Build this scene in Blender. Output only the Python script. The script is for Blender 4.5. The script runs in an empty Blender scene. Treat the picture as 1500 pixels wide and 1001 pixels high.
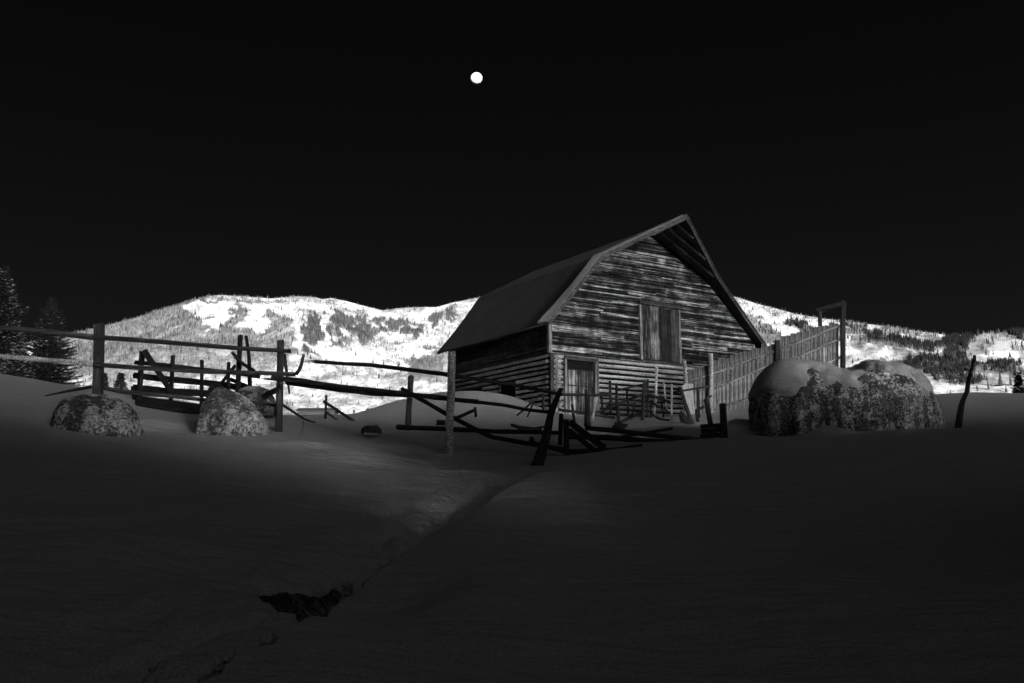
import bpy, bmesh, math, random
import numpy as np
from mathutils import Vector, Matrix, noise as mnoise
R = math.radians
random.seed(7); RNG = np.random.default_rng(7)
scene = bpy.context.scene
col = scene.collection

# ------------------------------------------------------------------ camera
FOC, PITCH = 1380.0, 0.165            # focal length in photo pixels (1500 wide), upward tilt
cam_d = bpy.data.cameras.new('camera'); cam = bpy.data.objects.new('camera', cam_d); col.objects.link(cam)
cam_d.sensor_width = 36; cam_d.lens = 36 * FOC / 1500; cam_d.clip_start = 0.1; cam_d.clip_end = 60000
cam.location = (0, 0, 0); cam.rotation_euler = (math.pi / 2 + PITCH, 0, 0)
scene.camera = cam

# ------------------------------------------------------------------ light
SUN_AZ, SUN_EL = R(172), R(7.5)         # azimuth clockwise from +Y (behind the camera, a little right)
w = bpy.data.worlds.new('World'); scene.world = w; w.use_nodes = True
nt = w.node_tree; nd = nt.nodes; lk = nt.links; nd.clear()
def wn(t, **k):
    n = nd.new(t)
    for a, b in k.items(): setattr(n, a, b)
    return n
def wmath(op, a, b=None, clamp=False):
    n = wn('ShaderNodeMath', operation=op, use_clamp=clamp)
    for i, v in enumerate((a, b)):
        if v is None: continue
        if isinstance(v, (int, float)): n.inputs[i].default_value = v
        else: lk.new(v, n.inputs[i])
    return n.outputs[0]
out = wn('ShaderNodeOutputWorld'); bg = wn('ShaderNodeBackground')
sky = wn('ShaderNodeTexSky', sky_type='NISHITA', sun_disc=False)
sky.sun_elevation = SUN_EL; sky.sun_rotation = SUN_AZ; sky.altitude = 2000; sky.air_density = 1.0; sky.dust_density = 0.6
# red of the sky texture, weighted to nothing; added glow and gradient light instead
sep = wn('ShaderNodeSeparateColor'); lk.new(sky.outputs[0], sep.inputs[0])
tc = wn('ShaderNodeTexCoord'); sx = wn('ShaderNodeSeparateXYZ'); lk.new(tc.outputs['Generated'], sx.inputs[0])
GLOW_AZ, GLOW_EL = R(149), R(5.8)  # unseen bright spot added to the sky to light the barn front
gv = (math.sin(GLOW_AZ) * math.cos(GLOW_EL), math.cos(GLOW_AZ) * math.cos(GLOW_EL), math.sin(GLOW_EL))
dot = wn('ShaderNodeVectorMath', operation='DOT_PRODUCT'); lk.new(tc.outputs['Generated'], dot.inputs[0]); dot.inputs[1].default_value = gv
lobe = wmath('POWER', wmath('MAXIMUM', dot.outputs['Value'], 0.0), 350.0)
elev = wmath('MAXIMUM', sx.outputs[2], 0.0)
base = wmath('MULTIPLY', wmath('SUBTRACT', 1.0, elev), 1.0)
base = wmath('POWER', base, 5.0)
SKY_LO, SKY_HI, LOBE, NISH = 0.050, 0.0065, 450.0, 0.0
amb = wmath('ADD', wmath('MULTIPLY', base, SKY_LO), SKY_HI)
red = wmath('MULTIPLY', wmath('POWER', sep.outputs[0], 1.6), NISH * 0.1)
dot2 = wn('ShaderNodeVectorMath', operation='DOT_PRODUCT'); lk.new(tc.outputs['Generated'], dot2.inputs[0])
dot2.inputs[1].default_value = (math.sin(R(138)) * math.cos(R(36)), math.cos(R(138)) * math.cos(R(36)), math.sin(R(36)))
amb = wmath('ADD', amb, wmath('MULTIPLY', wmath('POWER', wmath('MAXIMUM', dot2.outputs['Value'], 0.0), 6.0), 0.46))  # broad sky fill added behind-right to brighten the foreground
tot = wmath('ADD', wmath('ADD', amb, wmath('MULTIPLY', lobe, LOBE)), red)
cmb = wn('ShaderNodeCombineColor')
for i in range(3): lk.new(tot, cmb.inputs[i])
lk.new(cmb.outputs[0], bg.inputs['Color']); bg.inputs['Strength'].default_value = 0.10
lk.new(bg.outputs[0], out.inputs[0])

sun_d = bpy.data.lights.new('sun', 'SUN'); sun_d.energy = 3.5; sun_d.angle = R(0.5); sun_d.color = (1, 1, 1)
sun = bpy.data.objects.new('sun', sun_d); col.objects.link(sun)
sdir = Vector((math.sin(SUN_AZ) * math.cos(SUN_EL), math.cos(SUN_AZ) * math.cos(SUN_EL), math.sin(SUN_EL)))
sun.rotation_euler = sdir.to_track_quat('Z', 'Y').to_euler()
scene.view_settings.view_transform = 'Standard'; scene.view_settings.look = 'None'
scene.view_settings.exposure = 1.55; scene.view_settings.gamma = 1.0

# ------------------------------------------------------------------ geometry of the view (design helpers)
CP, SP = math.cos(PITCH), math.sin(PITCH)
def ray(px, py):
    a = (px - 750) / FOC; b = (500.5 - py) / FOC
    return np.array([a, CP - b * SP, SP + b * CP])
def P(px, py, Y):
    r = ray(px, py); return Vector(r * (Y / r[1]))
def proj(x, y, z):
    d = y * CP + z * SP; u = -y * SP + z * CP
    return 750 + FOC * x / d, 500.5 - FOC * u / d

def _h(ix, iy, s):
    n = (ix * 374761393 + iy * 668265263 + s * 1442695041) & 0xFFFFFFFF
    n = ((n ^ (n >> 13)) * 1274126177) & 0xFFFFFFFF
    return ((n ^ (n >> 16)) & 0xFFFFFF) / float(0xFFFFFF)
def vn(x, y, s=0):
    x = np.asarray(x, float); y = np.asarray(y, float)
    ix = np.floor(x).astype(np.int64); iy = np.floor(y).astype(np.int64); fx = x - ix; fy = y - iy
    fx = fx * fx * fx * (fx * (fx * 6 - 15) + 10); fy = fy * fy * fy * (fy * (fy * 6 - 15) + 10)
    a = _h(ix, iy, s); b = _h(ix + 1, iy, s); c = _h(ix, iy + 1, s); d = _h(ix + 1, iy + 1, s)
    return (a + (b - a) * fx) * (1 - fy) + (c + (d - c) * fx) * fy
def fbm(x, y, s=0, o=4):
    t = 0; a = .5; n = 0
    for i in range(o):
        t = t + a * (vn(x, y, s + i * 17) * 2 - 1); n += a; a *= .5; x = x * 2.03 + 5.1; y = y * 2.03 - 3.7
    return t / n
def ss(a, b, x):
    t = np.clip((x - a) / (b - a), 0, 1); return t * t * (3 - 2 * t)
def inpoly(x, y, poly):
    x = np.asarray(x, float); r = np.zeros(x.shape, bool); n = len(poly)
    for i in range(n):
        x1, y1 = poly[i]; x2, y2 = poly[(i + 1) % n]
        if y1 == y2: continue
        c = ((y1 > y) != (y2 > y)) & (x < (x2 - x1) * (y - y1) / (y2 - y1) + x1)
        r ^= c
    return r

# ------------------------------------------------------------------ ground height
G_PTS = [(0,1001,5.0),(375,1001,5.2),(750,1001,5.3),(1125,1001,5.2),(1500,1001,5.1),(-300,900,6),(1800,900,6),
 (0,850,7.2),(300,850,7.5),(750,850,7.8),(1100,850,7.6),(1500,850,7.4),
 (0,700,12),(200,700,12.6),(400,705,13),(600,722,12.6),(740,742,12),(1000,740,11.8),(1250,738,11.6),(1500,738,11.4),
 (0,625,17.5),(145,637,19),(340,640,19.6),(500,648,19.3),(657,664,18.7),(800,679,17.4),(900,664,17.8),(1000,654,18.4),(1100,646,19),(1230,639,19.6),(1370,631,20),(1500,631,20),
 (0,572,23),(70,583,23),(145,600,22.5),(240,610,24),(340,612,24),(411,632,22.6),(540,630,25),
 (0,548,27),(45,556,27),(111,566,27),(150,572,26.5),(195,584,26),(250,596,26),(300,602,26),
 (415,605,33),(480,608,33),(524,611,33),(557,602,35),(587,595,36),(614,588.5,37),(650,579,40),(676,574,40),(705,583,39),
 (600,628,27),(650,627,27),(700,622,29),(740,640,24),(760,612,32),(812,604,38.4),(870,606,40.3),(940,609,42),(1000,615,37),(1040,604,36),
 (900,630,29),(950,628,29),(1000,630,28),(860,650,22),(960,646,22),(1060,642,23),(1090,640,22.5),(1075,610,33),
 (1150,636,24),(1235,634,25),(1310,630,26),(1380,626,27),(1410,623,28),(1500,618,29),
 (1362,585,38),(1394,578,38),(1438,574.5,38),(1500,575.5,38),(1600,574,38),(1250,590,38),(-150,545,27),(-150,640,16),(1650,640,18)]
gp = np.array([P(*p) for p in G_PTS]); 
def plane(x, y): return -1.6 + .134 * y
_kd = lambda d2: np.sqrt(d2 + 1.2)
D2 = (gp[:, None, 0] - gp[None, :, 0]) ** 2 + (gp[:, None, 1] - gp[None, :, 1]) ** 2
_A = _kd(D2) + np.eye(len(gp)) * -.02
_W = np.linalg.solve(_A, gp[:, 2] - plane(gp[:, 0], gp[:, 1]))
# crease of the little creek, from the camera's left up to the fence
CRE_PX = [(100,1065),(225,1003),(325,957),(428,910),(533,852),(575,832),(620,800),(662,782),(700,748),(735,730),(760,712),(800,694),(830,684)]
CRE = np.array([[0, 0], [0, 1.]])
def march(pts, f, y0=3.5, y1=40.):
    o = []
    for px, py in pts:
        rr = ray(px, py); Y = np.geomspace(y0, y1, 900); zz = f(rr[0] / rr[1] * Y, Y); dz = rr[2] / rr[1] * Y - zz
        k = int(np.argmax(dz < 0)) if (dz < 0).any() else len(Y) - 1
        o.append((rr[0] / rr[1] * Y[k], Y[k]))
    return o
CRE_ON = False
def crease(x, y):
    best = np.full(x.shape, 1e9); side = np.zeros(x.shape); tt = np.zeros(x.shape)
    for i in range(len(CRE) - 1):
        a, b = CRE[i], CRE[i + 1]; e = b - a; L2 = e @ e
        t = np.clip(((x - a[0]) * e[0] + (y - a[1]) * e[1]) / L2, 0, 1)
        dx = x - a[0] - t * e[0]; dy = y - a[1] - t * e[1]; d = np.hypot(dx, dy)
        s = np.sign(e[0] * (y - a[1]) - e[1] * (x - a[0]))      # + is left (far) side
        m = d < best; best = np.where(m, d, best); side = np.where(m, s, side); tt = np.where(m, i + t, tt)
    return best, side, tt / (len(CRE) - 1)
def pgon(pts, Yf):
    o = []
    for px, py in pts:
        v = P(px, py, Yf(px, py)); o.append((v[0], v[1]))
    return o
def hole_Y(px, py): return np.interp(py, [840, 853, 908, 955, 1003], [8.3, 7.9, 6.6, 5.8, 5.15])
HOLES = [[(374,866),(410,863),(455,868),(480,863),(502,852),(515,849),(531,858),(512,872),(496,880),(484,892),(455,902),(438,912),(405,893),(384,880)],
         [(382,932),(398,928),(404,934),(400,942),(380,946)],
         [(312,972),(330,958),(342,957),(332,970),(322,986),(300,994),(285,1001),(292,985)],
         [(216,970),(223,968),(225,978),(221,984)]]
HP = []
def polydist(x, y, poly):
    d = np.full(x.shape, 1e9)
    for i in range(len(poly)):
        a = np.array(poly[i]); b = np.array(poly[(i + 1) % len(poly)]); e = b - a
        t = np.clip(((x - a[0]) * e[0] + (y - a[1]) * e[1]) / (e @ e + 1e-9), 0, 1)
        d = np.minimum(d, np.hypot(x - a[0] - t * e[0], y - a[1] - t * e[1]))
    return np.where(inpoly(x, y, poly), -d, d)
def ground(x, y, holes=True):
    x = np.atleast_1d(np.asarray(x, float)); y = np.atleast_1d(np.asarray(y, float))
    r = np.hypot(x, y)
    res = np.zeros(x.shape)
    for i in range(len(gp)): res += _W[i] * _kd((x - gp[i, 0]) ** 2 + (y - gp[i, 1]) ** 2)
    res = np.clip(res, -2.5, 3.0)
    near = -1.6 + .134 * np.maximum(y, -3) + res * ss(-1.5, 4, y)
    near = near + .09 * fbm(x * .3, y * .3, 3) + .035 * fbm(x * .9, y * 1.6, 5) * ss(60, 20, r) + .012 * fbm(x * 2.2 + y, y * 5, 6, 3) * ss(30, 12, r)
    d, s, t = crease(x, y)
    k = ss(.0, .05, t) * ss(1.0, .86, t) * (1.0 if CRE_ON else 0.0) * (1 - .75 * np.exp(-((t - .27) / .055) ** 2) * ss(1.2, .6, d))
    far_side = s > 0
    # the near bank stands as a rounded lip above the crease, the far bank runs down into it
    lip = np.where(far_side, .05 * np.exp(-((d - .9) / .5) ** 2), .26 * ss(0, .22, d) * np.exp(-(d / 1.6) ** 2))
    dip = np.where(far_side, -.34 * np.exp(-(d / .5) ** 2) - .20 * np.exp(-(d / 1.5) ** 2), -.20 * np.exp(-(d / .10) ** 2) - .06 * np.exp(-(d / .5) ** 2))
    lump = np.where(far_side, .17 * fbm(x * 1.9 + 9, y * 1.1, 31, 4) * np.exp(-((d - .5) / .8) ** 2) + .05 * fbm(x * 6, y * 4, 33, 3) * np.exp(-(d / .5) ** 2), 0)
    slit = -.24 * np.exp(-(d / .055) ** 2) * ss(-.25, .15, fbm(t * 26, t * 0, 41, 3)) * ss(.9, .6, t)
    near = near + k * (lip + dip + lump + slit) * ss(60, 20, r)
    # scalloped dents on the left bank near the camera
    for (px, py, Y, a, rr) in [(110,815,8.3,.05,.5),(262,822,8.5,-.06,.28),(255,812,8.6,.05,.4),(410,870,7.3,.03,.5),(300,965,5.7,.05,.25),(60,690,13,.05,.7),(395,925,6.5,.06,.2),(1000,900,6.6,.05,1.2),(1212,634,21.2,.11,.28),(1080,640,22.9,.22,.5),(108,580,20.4,.12,.5),(232,606,21,.08,.5),(520,675,16.5,.08,.5),(450,655,18,.08,.4),(690,690,15.5,.06,.4),(1300,668,15,.04,1.0),(930,690,15,.05,.6)]:
        c = P(px, py, Y); near = near + 1.9 * a * np.exp(-((x - c[0]) ** 2 / (rr * 1.7) ** 2 + (y - c[1]) ** 2 / rr ** 2))
    if holes:
        for i, hp in enumerate(HP):
            xs = [q[0] for q in hp]; ys = [q[1] for q in hp]
            m = (x > min(xs) - .3) & (x < max(xs) + .3) & (y > min(ys) - .3) & (y < max(ys) + .3)
            if m.any():
                pd = polydist(x[m], y[m], hp) + .012 * fbm(x[m] * 14, y[m] * 14, 77, 3)
                dep = .20 if i == 0 else .14
                near[m] -= dep * ss(.012, -.03, pd)
    far = .075 * r + 1.5 * fbm(x / 60, y / 60, 11)
    az = np.degrees(np.arctan2(x, y)); wa = np.interp(az, [-13, -9.5, -6.5, -4, 20, 30], [32, 33, 38, 43, 43, 43])
    front = ss(-.2, .25, y / np.maximum(r, .1))
    wf = ss(wa, wa + 11, r) * front
    z = near * (1 - wf) + far * wf
    # sides and unseen hill behind camera, shaped to block sun and pass the glow
    back = 1 - ss(-.55, .10, y / np.maximum(r, .1))
    adeg = np.degrees(np.arctan2(x, y)) % 360; bank = 10.5 * (.3 + .7 * ss(150, 168, adeg)) * ss(5, 26, r) + 2 * ss(24, 60, r) + .02 * np.maximum(r - 60, 0) * ss(60, 120, r)  # near bank added to keep the glow off the foreground
    hill = bank + (1 + 45 * ss(152, 162, adeg)) * ss(110, 300, r) + 2.5 * fbm(x / 25, y / 25, 21) * ss(20, 60, r)
    z = z * (1 - back * ss(2, 8, r)) + (-1.9 + hill) * back * ss(2, 8, r)
    # made-up snowbank out of view, added to keep the glow off near snow
    adr = np.degrees(np.arctan2(x, np.where(np.abs(y) < 1e-6, 1e-6, y)))
    pb = (x - 11) * .545 - (y - 7) * .84; qb = (x - 11) * .84 + (y - 7) * .545; pb = pb - 6.5 * ss(-3, -11, qb)
    top_ = 5.3 + .9 * ss(-9.2, -11.5, qb) + 1.3 * ss(19, 27, qb) - 1.6 * np.exp(-((qb - 6.0) / 2.4) ** 2) - 2.0 * np.exp(-((qb + 8.0) / 1.8) ** 2) - 1.9 * np.exp(-((qb + 7.2) / 1.0) ** 2) + .25 * fbm(qb / 3, qb * 0, 88, 2)  # crest notches let the glow reach the boulders and crease
    kb = np.exp(-(pb / 3.2) ** 2) * ss(-38, -30, qb) * ss(52, 42, qb) * ss(31, 40, np.abs(adr))
    z = z + np.maximum(top_ - z, 0) * kb
    return z
CRE = np.array(march(CRE_PX, lambda a, b: ground(a, b, False)))
CRE_ON = True
HP = [march(h, lambda a, b: ground(a, b, False)) for h in HOLES]
def gz(x, y): return float(ground(np.array([x]), np.array([y]))[0])

# ------------------------------------------------------------------ tags
def tag(o, label=None, cat=None, group=None, kind=None):
    if label: o['label'] = label
    if cat: o['category'] = cat
    if group: o['group'] = group
    if kind: o['kind'] = kind
    return o
def empty(name, loc, rz=0, **k):
    o = bpy.data.objects.new(name, None); col.objects.link(o); o.location = loc; o.rotation_euler = (0, 0, rz)
    o.empty_display_size = .2
    return tag(o, **k)
def link_mesh(name, verts, faces, mat, parent=None, smooth=False, fast=False):
    me = bpy.data.meshes.new(name)
    if fast:
        v = np.asarray(verts, np.float32); f = np.asarray(faces, np.int32); k = f.shape[1]
        me.vertices.add(len(v)); me.vertices.foreach_set('co', v.ravel())
        me.loops.add(f.size); me.loops.foreach_set('vertex_index', f.ravel())
        me.polygons.add(len(f)); me.polygons.foreach_set('loop_start', np.arange(0, f.size, k, dtype=np.int32))
        me.polygons.foreach_set('loop_total', np.full(len(f), k, np.int32)); me.update(calc_edges=True); me.validate()
    else:
        me.from_pydata([tuple(v) for v in verts], [], faces); me.update()
    if smooth: me.polygons.foreach_set('use_smooth', np.ones(len(me.polygons), bool))
    if mat: me.materials.append(mat)
    o = bpy.data.objects.new(name, me); col.objects.link(o)
    if parent: o.parent = parent
    return o
class MB:
    def __init__(s): s.v = []; s.f = []
    def add(s, vs, fs):
        n = len(s.v); s.v += [tuple(q) for q in vs]; s.f += [tuple(i + n for i in f) for f in fs]
    def hexa(s, p):       # 8 corners: bottom 4 ccw, top 4 ccw
        s.add(p, [(0,3,2,1),(4,5,6,7),(0,1,5,4),(1,2,6,5),(2,3,7,6),(3,0,4,7)])
    def box(s, a, b, j=0.0):
        x0,y0,z0 = a; x1,y1,z1 = b; r = lambda: random.uniform(-j, j)
        s.hexa([(x+r(),y+r(),z+r()) for x,y,z in [(x0,y0,z0),(x1,y0,z0),(x1,y1,z0),(x0,y1,z0),(x0,y0,z1),(x1,y0,z1),(x1,y1,z1),(x0,y1,z1)]])
    def build(s, name, mat, parent=None, smooth=False): return link_mesh(name, s.v, s.f, mat, parent, smooth)

# ------------------------------------------------------------------ materials
def new_mat(name):
    m = bpy.data.materials.new(name); m.use_nodes = True; t = m.node_tree; b = t.nodes['Principled BSDF']
    b.inputs['Specular IOR Level'].default_value = .2
    return m, t, b
def N(t, ty, ins=None, **k):
    n = t.nodes.new(ty)
    for a, b in k.items(): setattr(n, a, b)
    if ins:
        for a, b in ins.items():
            if hasattr(b, 'links') or isinstance(b, bpy.types.NodeSocket): t.links.new(b, n.inputs[a])
            else: n.inputs[a].default_value = b
    return n
def M(t, op, a, b=0.0, c=None, clamp=False):
    n = N(t, 'ShaderNodeMath', {0: a, 1: b}, operation=op, use_clamp=clamp)
    if c is not None:
        if isinstance(c, bpy.types.NodeSocket): t.links.new(c, n.inputs[2])
        else: n.inputs[2].default_value = c
    return n.outputs[0]
def ramp(t, fac, stops):
    n = N(t, 'ShaderNodeValToRGB', {0: fac}); cr = n.color_ramp
    while len(cr.elements) < len(stops): cr.elements.new(.5)
    for e, (p, v) in zip(cr.elements, stops): e.position = p; e.color = (v, v, v, 1)
    return n.outputs[0]
def noise(t, vec, scale, detail=4, rough=.6):
    return N(t, 'ShaderNodeTexNoise', {'Vector': vec, 'Scale': scale, 'Detail': detail, 'Roughness': rough}).outputs['Fac']
def bump(t, b, h, strength, dist):
    n = N(t, 'ShaderNodeBump', {'Height': h, 'Strength': strength, 'Distance': dist}); t.links.new(n.outputs[0], b.inputs['Normal'])

def snow_mat(name='snow', a=.47, fine=1.0):
    m, t, b = new_mat(name); tc = N(t, 'ShaderNodeTexCoord').outputs['Object']
    n1 = noise(t, tc, 1.3, 5); n2 = noise(t, tc, 60, 3); n3 = noise(t, tc, 9, 4)
    v = M(t, 'ADD', M(t, 'MULTIPLY', n1, .10), M(t, 'MULTIPLY', n2, .75)); v = M(t, 'ADD', v, a - .42)
    c = N(t, 'ShaderNodeCombineColor', {0: v, 1: v, 2: v}).outputs[0]; t.links.new(c, b.inputs['Base Color'])
    b.inputs['Roughness'].default_value = .75
    n6 = noise(t, N(t, 'ShaderNodeMapping', {'Vector': tc, 'Scale': (1.6, 5.5, 3)}).outputs[0], 1.0, 5, .6)
    h = M(t, 'ADD', M(t, 'ADD', M(t, 'MULTIPLY', n2, .35 * fine), M(t, 'MULTIPLY', n3, .7)), M(t, 'MULTIPLY', n6, 4.0)); bump(t, b, h, .6, .04)
    return m
SNOW = snow_mat()
def wood(name, axis, lo, hi, along=1.2, across=14, isl=.5, contrast=(.38, .68), bumpd=.012, speck=0.0, midw=.24):
    m, t, b = new_mat(name); tc = N(t, 'ShaderNodeTexCoord').outputs['Object']
    info = N(t, 'ShaderNodeNewGeometry').outputs['Random Per Island']
    off = M(t, 'MULTIPLY', info, 37.0)
    sc = [across, across, across]; sc[axis] = along
    mp = N(t, 'ShaderNodeMapping', {'Vector': tc, 'Scale': tuple(sc)})
    t.links.new(N(t, 'ShaderNodeCombineXYZ', {0: off, 1: off, 2: off}).outputs[0], mp.inputs['Location'])
    n1 = noise(t, mp.outputs[0], 1.0, 6, .65)
    sc2 = [across * 4.5] * 3; sc2[axis] = along * 4
    mp2 = N(t, 'ShaderNodeMapping', {'Vector': tc, 'Scale': tuple(sc2)})
    n2 = noise(t, mp2.outputs[0], 1.0, 4, .7)
    n3 = noise(t, tc, 2.1, 4, .6)
    v = M(t, 'ADD', M(t, 'MULTIPLY', n1, .50), M(t, 'MULTIPLY', n2, .28)); v = M(t, 'ADD', v, M(t, 'MULTIPLY', n3, .22))
    v = M(t, 'ADD', v, M(t, 'MULTIPLY', M(t, 'SUBTRACT', info, .5), isl * .30))
    mid = (contrast[0] + contrast[1]) / 2
    c = ramp(t, v, [(contrast[0], lo), (mid, lo + (hi - lo) * midw), (contrast[1], hi)])
    if speck:
        n4 = noise(t, tc, 45, 2, .5); n5 = noise(t, tc, 1.6, 3, .6)
        s = ramp(t, M(t, 'ADD', n4, M(t, 'MULTIPLY', n5, .35)), [(.70 - .1 * speck, 0), (.80 - .1 * speck, 1)])
        mx = N(t, 'ShaderNodeMix', data_type='RGBA'); t.links.new(s, mx.inputs[0]); t.links.new(c, mx.inputs[6]); mx.inputs[7].default_value = (.7, .7, .7, 1); c = mx.outputs[2]
    t.links.new(c, b.inputs['Base Color']); b.inputs['Roughness'].default_value = .85
    bump(t, b, v, .8, bumpd)
    return m
W_SIDE = wood('siding_wood', 0, .005, .95, .42, 24, .34, (.48, .615), midw=.16)
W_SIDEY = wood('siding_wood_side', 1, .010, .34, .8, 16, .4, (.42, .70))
W_LOGX = wood('log_wood', 0, .03, .60, 1.2, 12, .35, (.34, .62), speck=.3)
W_LOGY = wood('log_wood_side', 1, .03, .60, 1.2, 12, .35, (.34, .62), speck=.6)
W_VERT = wood('weathered_board', 2, .008, .80, .8, 26, .9, (.46, .61), midw=.18)
W_VDARK = wood('dark_board', 2, .008, .30, .7, 14, .9, (.42, .74))
W_PALE = wood('pale_plank', 2, .25, .85, 1.0, 20, .1, (.36, .60), speck=.6)
W_CHUTE = wood('chute_board', 2, .008, .58, .8, 20, 1.1, (.42, .64), midw=.22)
W_POST = wood('post_wood', 2, .015, .20, 1.4, 26, .3, (.36, .70))
W_POSTL = wood('frosted_post_wood', 2, .05, .50, 1.4, 22, .3, (.34, .66), speck=.7)
W_DARK = wood('dark_pole_wood', 2, .006, .14, 1.6, 24, .3, (.36, .70))
W_MID = wood('old_pole_wood', 2, .010, .17, 1.6, 24, .3, (.36, .70))
W_BLACK = wood('black_wood', 2, .004, .05, 1.6, 24, .3, (.36, .70))  # near-black tone for the corral wood
W_TRIM = wood('trim_wood', 2, .05, .60, .8, 16, .3, (.36, .62))
def plain(name, v, rough=.8, nz=.3, sc=8):
    m, t, b = new_mat(name); tc = N(t, 'ShaderNodeTexCoord').outputs['Object']
    n = noise(t, tc, sc, 5); c = ramp(t, n, [(.3, v * (1 - nz)), (.7, v * (1 + nz))])
    t.links.new(c, b.inputs['Base Color']); b.inputs['Roughness'].default_value = rough
    return m
INSIDE = plain('barn_interior_dark', .006)  # near-black colour stands for the unlit inside
def roof_mat():
    m, t, b = new_mat('roof_snow_film'); tc = N(t, 'ShaderNodeTexCoord').outputs['Object']
    n1 = noise(t, tc, .8, 4); n2 = noise(t, tc, 40, 3); n3 = noise(t, N(t, 'ShaderNodeMapping', {'Vector': tc, 'Scale': (.6, 6, .6)}).outputs[0], 1, 4)
    v = M(t, 'ADD', M(t, 'MULTIPLY', n1, .12), M(t, 'MULTIPLY', n3, .10)); v = M(t, 'ADD', v, M(t, 'MULTIPLY', n2, .12))
    c = ramp(t, v, [(.10, .09), (.24, .26)]); t.links.new(c, b.inputs['Base Color']); b.inputs['Roughness'].default_value = .7
    bump(t, b, v, .4, .02); return m
ROOF = roof_mat()
def rock_mat(name, lo, hi, lichen=.5, sc=1.0, streak=0.0, crisp=0):
    m, t, b = new_mat(name); tc = N(t, 'ShaderNodeTexCoord').outputs['Object']
    n1 = noise(t, tc, 2.2 * sc, 6, .7); n2 = noise(t, tc, 9 * sc, 5, .75); n3 = noise(t, tc, 34 * sc, 3, .6)
    st = noise(t, N(t, 'ShaderNodeMapping', {'Vector': tc, 'Scale': (4.2, 4.2, .5)}).outputs[0], 1.0, 5, .65)
    v = M(t, 'ADD', M(t, 'MULTIPLY', n1, .30), M(t, 'MULTIPLY', n2, .40)); v = M(t, 'ADD', v, M(t, 'MULTIPLY', n3, .30))
    wv = M(t, 'ADD', M(t, 'MULTIPLY', noise(t, tc, .9 * sc, 5, .6), 1 - .5 * streak), M(t, 'MULTIPLY', st, .5 * streak))
    patch = ramp(t, M(t, 'ADD', wv, M(t, 'MULTIPLY', M(t, 'SUBTRACT', n2, .5), .35)), [(.43 + .03 * crisp, 0.0), (.56 - .02 * crisp, 1.0)])
    c1 = ramp(t, v, [(.40, lo * .5), (.52, lo + (hi - lo) * .12), (.64, lo + (hi - lo) * (.45 - .25 * crisp))]); c2 = ramp(t, v, [(.40 + .04 * crisp, lo), (.49 + .005 * crisp, lo + (hi - lo) * (.45 - .2 * crisp)), (.58 - .02 * crisp, hi)])
    mx0 = N(t, 'ShaderNodeMix', data_type='RGBA'); t.links.new(patch, mx0.inputs[0]); t.links.new(c1, mx0.inputs[6]); t.links.new(c2, mx0.inputs[7]); c = mx0.outputs[2]
    vo = N(t, 'ShaderNodeTexVoronoi', {'Vector': tc, 'Scale': 15 * sc, 'Randomness': 1.0}); 
    big = noise(t, tc, 1.1, 5, .6)
    g = M(t, 'MULTIPLY', M(t, 'LESS_THAN', M(t, 'ADD', vo.outputs['Distance'], M(t, 'MULTIPLY', M(t, 'SUBTRACT', n2, .5), 1.1)), .22), M(t, 'GREATER_THAN', M(t, 'ADD', big, M(t, 'MULTIPLY', M(t, 'SUBTRACT', n2, .5), .5)), .56 - .1 * lichen))
    mx = N(t, 'ShaderNodeMix', data_type='RGBA'); t.links.new(g, mx.inputs[0]); t.links.new(c, mx.inputs[6]); mx.inputs[7].default_value = (.72, .72, .72, 1)
    t.links.new(mx.outputs[2], b.inputs['Base Color']); b.inputs['Roughness'].default_value = .9
    bump(t, b, v, 1.0, .05); return m
ROCK = rock_mat('granite', .010, .66, .2, 1.6, 0, .7)
ROCKL = rock_mat('pale_granite', .02, .70, .1, 1.4, 0, .4)
ROCKB = rock_mat('lichen_boulder', .010, 1.0, .9, 1.7, 2.2, 1)
ROCKT = rock_mat('dark_rock', .004, .09, -3, 3.0)
ROCKD = rock_mat('wet_dark_rock', .003, .60, -3, 3.0, 0, .5)

# ------------------------------------------------------------------ ground mesh
def polar_grid(azs, rs):
    A, Q = np.meshgrid(azs, rs); return Q * np.sin(A), Q * np.cos(A)
def grid_faces(nr, na, wrap):
    i = np.arange(nr - 1)[:, None]; j = np.arange(na if wrap else na - 1)[None, :]
    j2 = (j + 1) % na
    return np.stack([i * na + j, i * na + j2, (i + 1) * na + j2, (i + 1) * na + j], -1).reshape(-1, 4)
azf = np.radians(np.concatenate([np.linspace(-34, 34, 960), np.linspace(34, 326, 220)[1:-1]]))
rs = np.concatenate([np.linspace(.2, 3.6, 14), np.geomspace(3.8, 60, 600), np.geomspace(61, 1100, 90)])
gx, gy = polar_grid(azf, rs); gzv = ground(gx.ravel(), gy.ravel())
gv_ = np.stack([gx.ravel(), gy.ravel(), gzv], 1)
F = grid_faces(len(rs), len(azf), True)[:, ::-1]
grd = link_mesh('snow_ground', gv_, F, SNOW, smooth=True, fast=True); tag(grd, kind='structure', label='snow covered slope with a creek crease running up it', cat='ground')

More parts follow.
